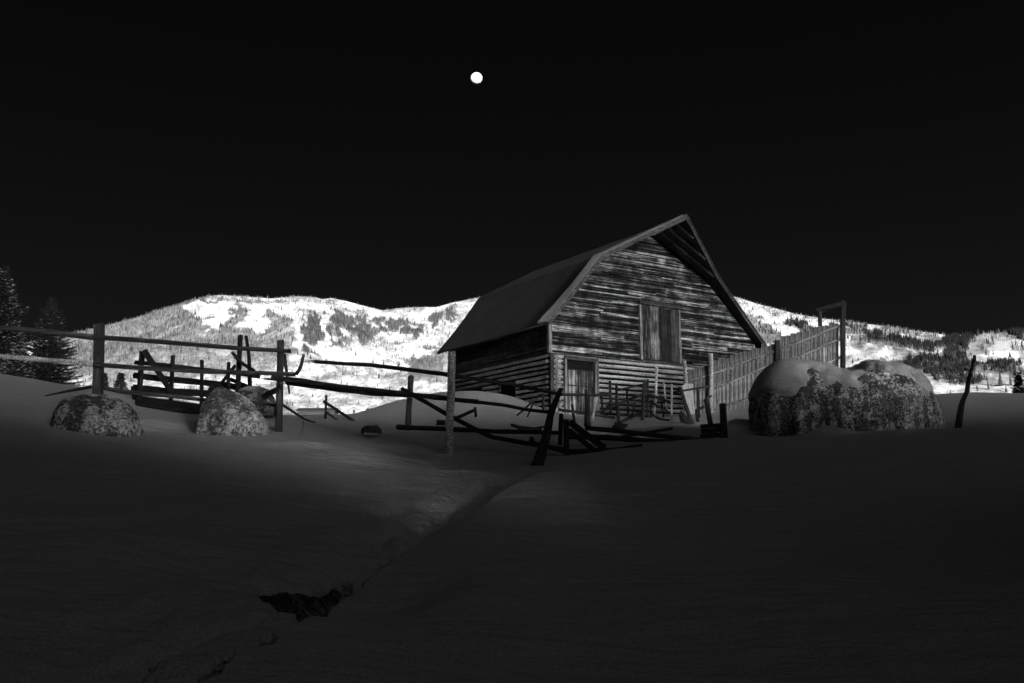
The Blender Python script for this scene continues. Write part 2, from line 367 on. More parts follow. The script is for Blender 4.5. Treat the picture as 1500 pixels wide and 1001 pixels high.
# creek bed seen through the gaps in the snow
for i, hp in enumerate(HP):
    c = np.mean(hp, 0); pts = [tuple(c + (np.array(q) - c) * 1.08) for q in hp]
    xs = [q[0] for q in pts]; ys = [q[1] for q in pts]
    n = 90 if i == 0 else 30
    X, Yy = np.meshgrid(np.linspace(min(xs) - .05, max(xs) + .05, n), np.linspace(min(ys) - .05, max(ys) + .05, n))
    zb = ground(X.ravel(), Yy.ravel(), holes=False) - .035 - (.07 if i == 0 else .03) * ss(0, .25, -polydist(X.ravel(), Yy.ravel(), hp))  # dark bed carried up to the rim, standing for the shaded undercut
    zb = zb + .02 * fbm(X.ravel() * 7, Yy.ravel() * 7, 55, 4) - .03 * np.abs(fbm(X.ravel() * 18, Yy.ravel() * 18, 56, 3))
    v = np.stack([X.ravel(), Yy.ravel(), zb], 1); f = grid_faces(n, n, False)
    cc = v[f].mean(1); keep = polydist(cc[:, 0], cc[:, 1], hp) < .05
    o = link_mesh('creek_bed', v, f[keep], ROCKD, smooth=True, fast=True); tag(o, kind='structure')

# ------------------------------------------------------------------ mountain
PROF = [(-300,545),(0,512),(60,497),(113,487),(152,478),(204,464.5),(230,456),(257,448.5),(283,440),(308,434),(323,432.5),(359,434.5),(397,437.5),(435,434.5),(462,435.5),(472,438.5),(485,437),(507,441),(528,447),(549,452),(560,455),(581,452),(613,450),(639,450),(667,442.5),(707,435),(800,421),(900,412),(990,415),(1080,436),(1108,445),(1136,452),(1164,460),(1206,467),(1248,472),(1304,479),(1346,486),(1374,489),(1402,494.5),(1419,493),(1444,488),(1472,487),(1500,487),(1600,494),(1850,520)]
pr = np.array([ray(*p) for p in PROF]); pr_az = np.arctan2(pr[:, 0], pr[:, 1]); pr_el = np.arctan2(pr[:, 2], np.hypot(pr[:, 0], pr[:, 1]))
E0 = .066
R0 = 620.
def r_ridge(az):
    d = np.degrees(az)
    return np.interp(d, [-40, -20, -14, -8, -5, 0, 8, 14, 22, 26, 40], [3300, 3700, 4100, 4300, 4500, 4700, 4300, 3900, 3300, 2900, 2700])
def mtn(az, s):
    er = np.interp(az, pr_az, pr_el); rr = r_ridge(az); d = np.degrees(az)
    r = R0 + (rr - R0) * s
    e = E0 + (er - E0) * np.clip(s, 0, 1) ** .80
    x = r * np.sin(az); y = r * np.cos(az)
    z = r * np.tan(e)
    m = np.clip(4 * s * (1 - s), 0, 1)
    z = z + m * (80 * fbm(x / 620 + 3, y / 900, 101, 4) + 34 * fbm(x / 160, y / 260, 102, 4)) * ss(0, .25, s)
    # shoulders and knolls
    for (px, h, s0, wa, ws) in [(650,42,.40,2.2,.13),(560,-25,.55,1.6,.2),(430,22,.7,2.0,.25),(300,26,.75,3,.25),(1380,34,.42,4.5,.12),(1290,-20,.6,3,.12),(1450,44,.72,2.4,.14),(1180,28,.55,2.6,.2),(180,30,.5,3,.2)]:
        a0 = math.degrees(math.atan2((px - 750) / FOC, CP)); z = z + h * np.exp(-((d - a0) / wa) ** 2 - ((s - s0) / ws) ** 2)
    z = np.minimum(z, r * np.tan(er - (1 - np.clip(s, 0, 1)) * .03))
    over = np.clip(s - 1, 0, 1); z = z - over * 900
    return x, y, z
ma = np.radians(np.linspace(-52, 52, 820)); ms = np.concatenate([np.linspace(0, 1, 240), np.linspace(1.01, 1.5, 14)])
MA, MS = np.meshgrid(ma, ms); mx_, my_, mz_ = mtn(MA.ravel(), MS.ravel())
mv = np.stack([mx_, my_, mz_], 1)

# what grows where (0 = open snow, 1 = aspen / brush grey, 2 = dark conifers), read from the slopes of the photograph
OPEN = [[(262,452),(300,443),(345,440),(352,452),(330,462),(290,464)],[(292,470),(340,458),(350,462),(300,482)],[(350,444),(480,441),(482,456),(440,450),(420,470),(400,458),(372,462)],
        [(352,462),(380,456),(392,480),(372,492),(350,476)],[(428,450),(440,450),(443,516),(434,518),(430,480)],[(470,446),(486,452),(480,480),(490,500),(483,518),(474,500),(470,470)],
        [(498,480),(514,478),(520,496),(505,500)],[(545,500),(588,480),(594,500),(560,498)],[(598,506),(625,488),(655,490),(645,512)],[(500,440),(540,452),(600,462),(620,452),(700,438),(690,446),(640,458),(622,476),(590,468),(540,462)],[(640,478),(665,466),(660,494),(640,488)],
        [(430,500),(520,520),(600,500),(640,520),(560,530),(470,528)],[(1084,440),(1112,450),(1150,472),(1170,492),(1150,500),(1135,484),(1100,458)],[(1150,464),(1200,468),(1250,482),(1200,482)],[(1232,516),(1270,504),(1310,512),(1350,516),(1330,528),(1280,524),(1250,530)],
        [(1300,484),(1330,492),(1376,504),(1350,504)],[(1414,512),(1440,491),(1458,489),(1436,504),(1422,516)],[(1456,494),(1478,500),(1492,524),(1460,522)],[(1358,512),(1380,512),(1382,518),(1360,520)],[(1340,556),(1400,566),(1500,566),(1500,590),(1340,590)],
        [(1330,540),(1365,552),(1420,572),(1340,580)],[(1240,528),(1300,540),(1340,556),(1340,590),(1240,590)]]
DARK = [[(440,462),(468,458),(474,498),(456,524),(444,520)],[(488,462),(520,462),(596,470),(612,482),(560,490),(520,506),(492,512),(484,500)],[(486,450),(500,448),(505,462),(486,466)],[(592,474),(636,484),(610,500),(594,492)],[(624,466),(650,452),(676,460),(662,474),(640,478),(626,480)],
        [(1148,470),(1180,468),(1206,476),(1190,484),(1152,482)],[(1268,488),(1310,494),(1380,508),(1404,520),(1440,536),(1420,536),(1330,508),(1275,496)],[(1372,506),(1404,494),(1430,490),(1415,512),(1392,518)],[(1322,516),(1392,520),(1440,546),(1452,562),(1410,564),(1380,556),(1330,542)],
        [(1440,526),(1500,536),(1500,556),(1450,540)],[(1480,486),(1500,487),(1500,500),(1486,498)]]
AREA_GREY = [[(90,470),(230,440),(420,440),(430,520),(380,548),(90,560)],[(1090,460),(1120,470),(1150,500),(1110,505)],[(1150,486),(1260,488),(1500,560),(1500,548),(1260,478),(1170,470)],[(1244,492),(1340,500),(1420,540),(1340,540),(1244,520)],[(590,520),(650,506),(650,560),(600,560)]]
def cover(x, y, z):
    px, py = proj(x, y, z)
    jx = px + 15 * fbm(px / 16, py / 9, 201, 4); jy = py + 10 * fbm(px / 14, py / 8, 202, 4)
    lo = .30 + .42 * fbm(px / 22, py / 7, 210, 4) + .25 * fbm(px / 7, py / 4, 213, 2)      # scattered brush everywhere
    g = np.clip(lo, 0, 1); dk = np.zeros(px.shape)
    for p in AREA_GREY: g = np.where(inpoly(jx, jy, p), .72 + .2 * fbm(px / 15, py / 6, 211, 3), g)
    for p in DARK:
        m = inpoly(jx, jy, p) & (fbm(px / 7, py / 6, 214, 3) > np.where(px > 1100, -.3, -.12)); g = np.where(m, .85, g); dk = np.where(m, .9, dk)
    for p in OPEN:
        m = inpoly(jx, jy, p); g = np.where(m, np.clip(.08 + .35 * fbm(px / 12, py / 5, 215, 3), 0, 1), g); dk = np.where(m, 0, dk)
    return px, py, np.clip(g, 0, 1), dk
PX, PY, GR, DK = cover(mx_, my_, mz_)
mf = grid_faces(len(ms), len(ma), False)
def mtn_mat():
    m, t, b = new_mat('mountain_snow'); tc = N(t, 'ShaderNodeTexCoord').outputs['Object']
    at = N(t, 'ShaderNodeAttribute', attribute_name='brush').outputs['Fac']
    n1 = noise(t, N(t, 'ShaderNodeMapping', {'Vector': tc, 'Scale': (.05, .02, .03)}).outputs[0], 1.0, 6, .75)
    n2 = noise(t, N(t, 'ShaderNodeMapping', {'Vector': tc, 'Scale': (.2, .05, .06)}).outputs[0], 1.0, 3, .7)
    v = M(t, 'ADD', M(t, 'MULTIPLY', n1, .5), M(t, 'MULTIPLY', n2, .5)); v = M(t, 'ADD', v, M(t, 'MULTIPLY', at, .32))
    c = ramp(t, v, [(.48, .86), (.62, .40), (.80, .14)])
    t.links.new(c, b.inputs['Base Color']); b.inputs['Roughness'].default_value = .9
    return m
mtn_o = link_mesh('mountain', mv, mf[:, ::-1], mtn_mat(), smooth=True, fast=True); tag(mtn_o, kind='structure', label='sunlit snowy mountain with ski runs and forest', cat='mountain')
at = mtn_o.data.attributes.new('brush', 'FLOAT', 'POINT'); at.data.foreach_set('value', GR.astype(np.float32))

# far-off forest: tens of thousands of conifers and bare aspens
def tree_batch(n, fn):
    a = np.radians(RNG.uniform(-33, 33, n)); s = RNG.uniform(.0, 1.0, n) ** .9
    x, y, z = mtn(a, s); px, py, g, dk = cover(x, y, z); return x, y, z, px, py, g, dk, s
x, y, z, px, py, g, dk, s = tree_batch(300000, None)
u = RNG.random(len(x)); vis = (px > -40) & (px < 1540) & (py < 625) & ~((px > 720) & (px < 1060))
prob = np.where(dk > .5, .85, g ** 1.5 * .55 + .006) * np.where((px > 1235) & (py > 535), .8, 1)
rr_ = np.hypot(x, y); prob = np.where(dk > .5, np.where(px > 1100, .95, .8), prob * np.clip(rr_ / 2400, .3, 1.3))
k = vis & (u < prob)
tx, ty, tz, tdk, tpx, tg = x[k], y[k], z[k], dk[k], px[k], g[k]
tdk = np.where((tdk < .5) & (RNG.random(len(tdk)) < .10), 1, tdk)
# skyline row
na = 2600; a = np.radians(RNG.uniform(-30, 33, na)); sr = RNG.uniform(.93, 1.004, na); x2, y2, z2 = mtn(a, sr); p2, q2 = proj(x2, y2, z2)
keep = (p2 > 225) & (fbm(p2 / 30, p2 * 0, 300, 2) + RNG.random(na) * .9 > .1) & ~((p2 > 715) & (p2 < 1070))
x2, y2, z2, p2 = x2[keep], y2[keep], z2[keep], p2[keep]
tx = np.concatenate([tx, x2]); ty = np.concatenate([ty, y2]); tz = np.concatenate([tz, z2]); tpx = np.concatenate([tpx, p2]); tdk = np.concatenate([tdk, np.full(len(x2), .45)]); tg = np.concatenate([tg, np.full(len(x2), .5)])
n = len(tx)
right = tpx > 1100
H = np.where(tdk > .5, RNG.uniform(9, 17, n), RNG.uniform(5, 11, n)) * np.clip(np.hypot(tx, ty) / 2600, .42, 1.1)
Wd = H * np.where(tdk > .5, .16, .11) * RNG.uniform(.8, 1.3, n)
tone = np.where(tdk > .5, RNG.uniform(.010, .04, n), np.where(tdk > .3, RNG.uniform(.12, .30, n), RNG.uniform(.07, .24, n)))
tone = np.where(~right & (tdk > .5), tone * 4.2, tone)
ang = RNG.uniform(0, 2, n)
vs = np.zeros((n, 4, 3))
for i in range(3):
    vs[:, i, 0] = tx + Wd * np.cos(ang + i * 2.094); vs[:, i, 1] = ty + Wd * np.sin(ang + i * 2.094); vs[:, i, 2] = tz - 1.5 + H * .12
vs[:, 3, 0] = tx; vs[:, 3, 1] = ty; vs[:, 3, 2] = tz + H
b4 = (np.arange(n) * 4)[:, None, None]; fc = (b4 + np.array([[0, 1, 3], [1, 2, 3], [2, 0, 3]])[None]).reshape(-1, 3)
fm, t, b = new_mat('far_conifer'); t.links.new(N(t, 'ShaderNodeAttribute', attribute_name='tone').outputs['Color'], b.inputs['Base Color']); b.inputs['Roughness'].default_value = 1
fo = link_mesh('forest', vs.reshape(-1, 3), fc, fm, fast=True); tag(fo, 'far conifers and bare aspens covering the sunlit mountain', 'forest', kind='stuff')
ca = fo.data.color_attributes.new('tone', 'FLOAT_COLOR', 'POINT'); tt = np.repeat(tone, 4); ca.data.foreach_set('color', np.stack([tt, tt, tt, np.ones_like(tt)], 1).astype(np.float32).ravel())

# ------------------------------------------------------------------ moon (a real lit ball far away)
mm, t, b = new_mat('moon_rock'); tcm = N(t, 'ShaderNodeTexCoord').outputs['Object']
t.links.new(ramp(t, noise(t, tcm, .006, 3), [(.3, .75), (.7, .9)]), b.inputs['Base Color']); b.inputs['Roughness'].default_value = 1
bm = bmesh.new(); bmesh.ops.create_uvsphere(bm, u_segments=48, v_segments=32, radius=1)
for v in bm.verts: v.co *= 1 + .012 * mnoise.noise(v.co * 2)
me = bpy.data.meshes.new('moon'); bm.to_mesh(me); bm.free(); me.materials.append(mm)
me.polygons.foreach_set('use_smooth', np.ones(len(me.polygons), bool))
moon = bpy.data.objects.new('moon', me); col.objects.link(moon); moon.location = P(698, 115, 24000); moon.scale = [8.3 / FOC * moon.location.length * 1.0] * 3
tag(moon, 'small white moon high in the black sky', 'moon')

# ------------------------------------------------------------------ barn
TH = .565; EZ = 7.125
A_ = Vector((math.cos(TH), math.sin(TH), 0)); B_ = Vector((-math.sin(TH), math.cos(TH), 0)); EL = Vector((1.415, 37.997, EZ))
GB = 3.35; HE = EZ - GB; HW = 5.883; LEN = 9.62; KW = 3.494; KH = 3.043; RH = 4.957; HOOD = 2.17; EO = .42; VF = .38
barn = empty('barn', (EL.x, EL.y, GB), TH, label='weathered gambrel roofed wooden barn with log lower walls', cat='barn')
def loc2w(u, v, ww): return Vector((EL.x, EL.y, GB)) + A_ * u + B_ * v + Vector((0, 0, ww))
def front(px, py, v=VF):           # photo pixel -> (u, w) on the front wall plane
    r = Vector(ray(px, py)); n = B_; o = loc2w(0, v, 0); tt = (o.dot(n)) / r.dot(n); q = r * tt - Vector((EL.x, EL.y, GB)); return q.dot(A_), q.z
def side(px, py, u=EO):
    r = Vector(ray(px, py)); o = loc2w(u, 0, 0); tt = (o.dot(A_)) / r.dot(A_); q = r * tt - Vector((EL.x, EL.y, GB)); return q.dot(B_), q.z
KWR, UR, KHR = 3.62, HW + 7.04, 3.10
PRF = [(0, HE), (HW - KW, HE + KH), (HW, HE + RH), (HW + KWR, HE + KHR), (UR, HE + .04)]
def prof(u): return float(np.interp(u, [p[0] for p in PRF], [p[1] for p in PRF]))
U0, U1 = EO, UR - EO - .12
V1 = LEN - .45
WT = front(815, 518)[1]            # top of the log part
def urange(wz):                    # wall extent at height wz (under the roof)
    wz = wz + .22
    if wz <= prof(U0): return U0, U1
    xs = [p[0] for p in PRF[:3]]; hs = [p[1] for p in PRF[:3]]
    u = float(np.interp(wz, hs, xs)); xr = [p[0] for p in PRF[2:]][::-1]; hr = [p[1] for p in PRF[2:]][::-1]
    return max(U0, u), min(U1, float(np.interp(wz, hr, xr)))
# front siding
def lap_rows(u_of, w0, w1, hrow, vface, name, mat, axis='x', extra_cut=None, seed=1):
    rnd = random.Random(seed); mb = MB(); wz = w0
    while wz < w1 - .03:
        h = hrow * rnd.uniform(.78, 1.25); h = min(h, w1 - wz)
        a0, a1 = u_of(wz); b0, b1 = u_of(wz + h)
        if a1 - a0 < .15: break
        cuts = [0.0]
        while True:
            nx = cuts[-1] + rnd.uniform(2.2, 5.5) / (a1 - a0)
            if nx > .93: break
            cuts.append(nx)
        cuts.append(1.0)
        for i in range(len(cuts) - 1):
            g0 = .004 / (a1 - a0) * (i > 0) ; t0 = cuts[i] + g0; t1 = cuts[i + 1] - g0
            x0 = a0 + (a1 - a0) * t0; x1 = a0 + (a1 - a0) * t1; y0 = b0 + (b1 - b0) * t0; y1 = b0 + (b1 - b0) * t1
            if i > 0: y0 = x0
            if i < len(cuts) - 2: y1 = x1
            if y1 - y0 < .02 or x1 - x0 < .02: continue
            o = rnd.uniform(-.006, .008); dz = rnd.uniform(-.008, .008); tip = rnd.uniform(-.006, .006)
            nseg = max(1, int((x1 - x0) / .5)); 
            gapw = rnd.choice([.006, .02, .035, .05])
            for q in range(1):
                th0, th1 = .045 + o, .006 + o * .5    # thick lower edge, thin top: lap siding
                lo0, lo1 = wz + dz - .004, wz + h + dz * .3 - gapw
                c = [(x0, vface - th0, lo0), (x1, vface - th0, lo0 + tip), (x1, vface + .02, lo0 + tip), (x0, vface + .02, lo0), (y0, vface - th1, lo1), (y1, vface - th1, lo1 + tip), (y1, vface + .02, lo1 + tip), (y0, vface + .02, lo1)]
                if axis == 'y': c = [(vface + (p[1] - vface), p[0], p[2]) for p in c]
                mb.hexa(c)
        wz += h
    return mb.build(name, mat, barn)
WTOP = HE + RH - .3
lap_rows(lambda w_: urange(w_), WT, WTOP, .138, VF, 'gable_siding', W_SIDE, seed=3)
lap_rows(lambda w_: urange(w_), WT, WTOP, .2, V1, 'rear_siding', W_SIDE, seed=5)
lap_rows(lambda w_: (VF + .04, V1 - .04), WT, HE + .28, .16, U0, 'side_siding', W_SIDEY, axis='y', seed=6)
# dark core behind the boards, near-black in place of shade in the gaps
mb = MB(); cp = [(U0 + .06, 0), (U1 - .06, 0)] + [(U1 - .06, HE - .05), (HW + KWR - .1, HE + KHR - .35), (HW, HE + RH - .45), (HW - KW + .1, HE + KH - .35), (U0 + .06, HE + .1)]
nn = len(cp); V0c = VF + .03
mb.add([(a, V0c, b) for a, b in cp] + [(a, V1 - .05, b) for a, b in cp], [tuple(range(nn)), tuple(range(2 * nn - 1, nn - 1, -1))] + [(i, i + nn, (i + 1) % nn + nn, (i + 1) % nn) for i in range(nn)])
core = mb.build('dark_core', INSIDE, barn)
# log walls
DU0, DW1 = front(828, 527); DU1, _ = front(869, 527); DWb = -.1
W1 = side(734, 565); W1b = side(757, 593); W2 = side(686, 571); W2b = side(707.5, 586)
wins = [(min(W1[0], W1b[0]), max(W1[0], W1b[0]), .25, (W1[1] + 0)), (min(W2[0], W2b[0]), max(W2[0], W2b[0]), .3, W2[1])]
def log_mesh(mb, p0, p1, r, rnd, axis):
    L = abs(p1 - p0); n = max(2, int(L / .25)); ks = 10
    return n
def logs(axis, face, lo, hi, gaps, mat, name, seed):
    rnd = random.Random(seed); vv = []; ff = []
    sp = .218; wz = WT - sp * .5
    while wz > -.35:
        segs = [(lo, hi)]
        for (g0, g1, gw0, gw1) in gaps:
            if gw0 - .08 < wz < gw1 + .02:
                ns = []
                for (a, b) in segs:
                    if g1 <= a or g0 >= b: ns.append((a, b)); continue
                    if g0 - a > .05: ns.append((a, g0))
                    if b - g1 > .05: ns.append((g1, b))
                segs = ns
        r0 = .068 * rnd.uniform(.85, 1.12); ph = rnd.uniform(0, 50)
        for (a, b) in segs:
            n = max(2, int((b - a) / .16)); ks = 10; base = len(vv)
            for i in range(n + 1):
                s_ = a + (b - a) * i / n; rr = r0 * (1 + .16 * mnoise.noise((s_ * .9, ph, 0)))
                cz = wz + .018 * mnoise.noise((s_ * .5, ph, 4)); 
                for q in range(ks):
                    an = q / ks * 2 * math.pi; jit = 1 + .13 * mnoise.noise((s_ * 3, math.cos(an) * 2 + ph, math.sin(an) * 2))
                    d = -math.cos(an) * rr * .9 * jit; e = math.sin(an) * rr * 1.02 * jit
                    vv.append((s_, face - .02 + d*1.25, cz + e) if axis == 'x' else (face - .02 + d*1.25, s_, cz + e))
            for i in range(n):
                for q in range(ks):
                    ff.append((base + i * ks + q, base + i * ks + (q + 1) % ks, base + (i + 1) * ks + (q + 1) % ks, base + (i + 1) * ks + q))
            ff.append(tuple(base + q for q in range(ks))); ff.append(tuple(base + n * ks + q for q in range(ks - 1, -1, -1)))
        wz -= sp
    return link_mesh(name, vv, ff, mat, barn, smooth=True)
SX0 = front(824, 560)[0]; SX1 = front(875, 560)[0]
logs('x', VF, U0 + .12, U1 - .1, [(SX0, SX1, -2, DW1 + .05)], W_LOGX, 'log_wall', 11)
logs('y', U0, VF + .12, V1 - .1, [(a, b, c, d) for a, b, c, d in wins], W_LOGY, 'log_wall', 12)
# windows / openings in the side wall
for (a, b, c, d) in wins:
    mb = MB()
    for (y0, y1, z0, z1) in [(a - .05, a, c - .05, d + .06), (b, b + .05, c - .05, d + .06), (a, b, d, d + .06), (a, b, c - .05, c)]: mb.box((U0 - .10, y0, z0), (U0 + .05, y1, z1))
    f = mb.build('window', W_VDARK, barn)
    mb = MB(); mb.box((U0 - .0, a, c), (U0 + .02, b, d)); mb.build('dark_panel', INSIDE, f)  # near-black panel painted in for the unlit hole
# trim
def trim(name, u0, u1, w0, w1, v, th=.03, mat=W_TRIM, parent=barn):
    mb = MB(); n = max(1, int((w1 - w0) / .5)); 
    mb.box((u0, v - th, w0), (u1, v + .004, w1), .006); return mb.build(name, mat, parent)
trim('corner_board', U0 - .07, U0 + .07, WT + .02, HE + .35, VF - .037)
trim('corner_board', U1 - .12, U1 + .02, WT + .02, HE + .2, VF - .037)
mb = MB(); mb.box((U0 - .075, VF - .02, WT + .02), (U0 - .04, VF + .12, HE + .2), .004); mb.build('corner_board', W_TRIM, barn)
trim('corner_board', U0 - .06, U0 + .12, -.4, WT - .03, VF - .09, .05, W_POST)
trim('corner_board', U0 + .20, U0 + .29, -.4, WT - .06, VF - .09, .03)
# stacked log ends beside the door
mb = MB()
wz = WT - .1
while wz > -.3: 
    mb.box((U0 + .31, VF - .13, wz - .07), (U0 + .31 + random.uniform(.16, .22), VF - .04, wz + .02), .018); wz -= .12
mb.build('log_ends', W_LOGX, barn)
# ledge between logs and siding
mb = MB(); mb.box((U0 - .05, VF - .07, WT - .045), (U1 + .05, VF - .0, WT + .02), .006); mb.build('ledge', W_SIDE, barn)
mb = MB(); mb.box((U0 - .07, VF + .0, WT - .045), (U0 - .0, V1, WT + .02), .006); mb.build('ledge', W_SIDEY, barn)
# door
def board_door(name, u0, u1, w0, w1, v, nb, mat, dark_from=None, seed=0, mat2=None):
    rnd = random.Random(seed); mb = MB(); x = u0; d = None
    ws_ = [rnd.uniform(.6, 1.4) for _ in range(nb)]; S = sum(ws_); mb2 = MB()
    for i in range(nb):
        x1 = x + (u1 - u0) * ws_[i] / S; o = rnd.uniform(-.012, .012)
        (mb2 if (dark_from and i >= dark_from) else mb).box((x + .004, v - .03 + o, w0 + rnd.uniform(-.02, .02)), (x1 - .004, v + .01, w1 + rnd.uniform(-.015, .015)), .002); x = x1
    d = mb.build(name, mat, barn)
    if mb2.v: mb2.build('shutter_leaf', mat2, d)
    return d
dr = board_door('door', DU0 + .02, DU1 - .02, -.35, DW1 - .42, VF - .0, 19, wood('door_board', 2, .008, .70, .8, 28, .35, (.44, .62), midw=.2), seed=4)
mb = MB(); mb.box((DU0, VF - .05, DW1 - .42), (DU1, VF - .02, DW1 - .38)); mb.build('top_batten', W_DARK, dr); mb = MB()
hz = front(850, 566)[1]; mb.box((DU0 - .0, VF - .06, hz - .025), (DU1, VF - .035, hz + .025)); mb.build('strap', W_DARK, dr)
for a in (DU0 - .11, DU1): frm = MB(); frm.box((a, VF - .13, -.4), (a + .11, VF + .03, DW1 + .0), .004); frm.build('door_jamb', W_TRIM, barn)
mb = MB(); mb.box((DU0 - .12, VF - .15, DW1), (DU1 + .12, VF + .03, DW1 + .15), .008); mb.build('door_lintel', wood('lintel_wood', 0, .02, .25, 1, 14, .3), barn)
mb = MB(); mb.box((DU1 + .14, VF - .12, -.4), (DU1 + .21, VF - .05, WT - .05), .004); mb.build('corner_board', W_TRIM, barn)
# hay door
H0, HT = front(938, 447); H1, _q = front(991, 450); _, HB = front(965, 528)
hd = board_door('hay_door', H0, H1, HB, HT - .02, VF - .05, 9, wood('hay_board', 2, .006, .50, .8, 26, .4, (.46, .64), midw=.15), 5, 9, wood('hay_board_dark', 2, .005, .16, .8, 24, .6, (.44, .68), midw=.2))
mb = MB()
for (a, b) in ((H0 - .13, H0 - .015), (H1 + .015, H1 + .13)):
    mb = MB(); mb.box((a, VF - .11, HB - .05), (b, VF - .03, HT), .005); mb.build('hay_door_jamb', W_TRIM, barn)
mb = MB(); mb.box((H0 - .2, VF - .18, HT + .02), (H1 + .2, VF - .02, HT + .09), .01); mb.box((H0 - .12, VF - .12, HT + .092), (H1 + .12, VF - .02, HT + .2), .01); mb.build('hay_door_lintel', W_SIDEY, barn)
mb = MB(); mb.box((H0 - .08, VF - .14, HB - .17), (H1 + .16, VF - .03, HB - .055), .008); mb.build('hay_door_sill', W_SIDEY, barn)
# roof: four panels with real thickness, the ridge carried out over the gable as a hood
def vfront(u):
    return float(np.interp(u, [0, HW - KW, HW, HW + KWR, UR], [0, -.3 * HOOD, -HOOD, -.14 * HOOD, 0]))
def panel(name, i):
    (ua, wa), (ub, wb) = PRF[i], PRF[i + 1]; nu, nv = 14, 40; th = .10
    nrm = Vector((-(wb - wa), 0, ub - ua)).normalized()
    vv = []; ff = []
    for layer in (0, 1):
        for a in range(nu + 1):
            tu = a / nu; uu = ua + (ub - ua) * tu; ww = wa + (wb - wa) * tu
            bow = (.07 if i in (0, 3) else -.0) * math.sin(math.pi * tu)
            for c in range(nv + 1):
                v0 = vfront(uu); vv_ = v0 + (LEN - v0) * c / nv
                wob = .012 * mnoise.noise((uu * .6, vv_ * .5, 3 + i)) + (.02 * mnoise.noise((vv_ * 6, 1, i)) if (a == 0 and i == 0) or (a == nu and i == 3) else 0)
                off = (0 if layer else -th) + wob - bow
                q = Vector((uu, vv_, ww)) + nrm * off
                if (a == 0 and i == 0): q.z -= .03 * abs(mnoise.noise((vv_ * 4, 7, 1)))
                vv.append(tuple(q))
    st = (nu + 1) * (nv + 1)
    for a in range(nu):
        for c in range(nv):
            k0 = a * (nv + 1) + c; ff.append((k0, k0 + 1, k0 + nv + 2, k0 + nv + 1)); ff.append((st + k0, st + k0 + nv + 1, st + k0 + nv + 2, st + k0 + 1))
    for a in range(nu):
        for c in (0, nv):
            k0 = a * (nv + 1) + c; ff.append((k0, k0 + nv + 1, st + k0 + nv + 1, st + k0))
    for a in (0, nu):
        for c in range(nv):
            k0 = a * (nv + 1) + c; ff.append((k0, k0 + 1, st + k0 + 1, st + k0))
    o = link_mesh(name, vv, ff, ROOF, roof, smooth=False); o.data.materials.append(W_DARK)
    for k_, p_ in enumerate(o.data.polygons):
        if k_ < 2 * nu * nv and k_ % 2 == 0: p_.material_index = 1  # underside in dark wood: shade below the hood put into the colour
    return o
roof = None
roof_root = None
mbr = MB()
mbr.box((HW - .09, -HOOD - .02, HE + RH - .03), (HW + .09, LEN + .02, HE + RH + .02), .004)
roof = mbr.build('roof', W_VDARK, barn)
for i in range(4): panel('roof_panel', i)
# verge boards
for i in range(4):
    (ua, wa), (ub, wb) = PRF[i], PRF[i + 1]; mb = MB(); nrm = Vector((-(wb - wa), 0, ub - ua)).normalized(); n = 6
    for k_, (o0, o1, d0, d1) in enumerate([(-.17, -.055, -.045, -.006), (-.052, .015, -.075, -.006)]):
        for q in range(1):
            pts = []
            for (tu) in (0, 1):
                uu = ua + (ub - ua) * tu; ww = wa + (wb - wa) * tu; v0 = vfront(uu)
                pts.append((uu, ww, v0))
            c = []
            for off in (o0, o1):
                for (pt, dd) in ((0, d0), (1, d0), (1, d1), (0, d1)):
                    uu, ww, v0 = pts[pt]; qv = Vector((uu, v0 + dd, ww)) + nrm * off; c.append(tuple(qv))
            mb.hexa(c)
    mb.build('fascia', wood('fascia_wood', 0, .02, .34, .8, 14, .5) if i == 0 else bpy.data.materials['fascia_wood'] if i < 2 else W_SIDEY, roof)
for i in (0, 1):
    (ua, wa), (ub, wb) = PRF[i], PRF[i + 1]; mb = MB(); nrm = Vector((-(wb - wa), 0, ub - ua)).normalized(); n = 10
    for q in range(n):
        prt = []
        for tu in (q / n, (q + 1) / n):
            uu = ua + (ub - ua) * tu; ww = wa + (wb - wa) * tu; v0 = vfront(uu); wd = (.55 if i == 0 else .30) * (1 - .35 * tu)
            bow = (.07 if i == 0 else 0) * math.sin(math.pi * tu)
            prt.append([Vector((uu, v0 - .085, ww)) + nrm * (.017), Vector((uu, v0 + wd, ww)) + nrm * (-.02 - bow), Vector((uu, v0 + wd, ww)) + nrm * ((.14 if i == 0 else .09) - bow), Vector((uu, v0 - .095, ww)) + nrm * .025])
        a_, b_ = prt; mb.hexa([tuple(a_[0]), tuple(b_[0]), tuple(b_[1]), tuple(a_[1]), tuple(a_[3]), tuple(b_[3]), tuple(b_[2]), tuple(a_[2])])
    mb.build('verge_roll', SNOW, roof)  # tilted strip in snow white stands for the lit roof edge
# lookout rafters under the hood
for i, side_ in ((1, -1), (2, 1)):
    (ua, wa), (ub, wb) = PRF[i], PRF[i + 1]; nrm = Vector((-(wb - wa), 0, ub - ua)).normalized()
    for vo in (-1.5, -.9, -.3):
        # from the ridge down the slope until the verge is reached
        mb = MB(); t_r = 1.0 if i == 1 else 0.0
        f_v = lambda tt_: vfront(ua + (ub - ua) * tt_)
        ts = [j / 20 for j in range(21)]; ok = [tt_ for tt_ in ts if f_v(tt_) < vo - .03]
        if not ok: continue
        t0, t1 = min(ok), max(ok); c = []
        for off in (-.20, -.103):
            for (tt_, dv) in ((t0, -.02), (t1, -.02), (t1, .02), (t0, .02)):
                c.append(tuple(Vector((ua + (ub - ua) * tt_, vo + dv, wa + (wb - wa) * tt_)) + nrm * off))
        mb.hexa(c); mb.build('rafter', W_TRIM, roof)

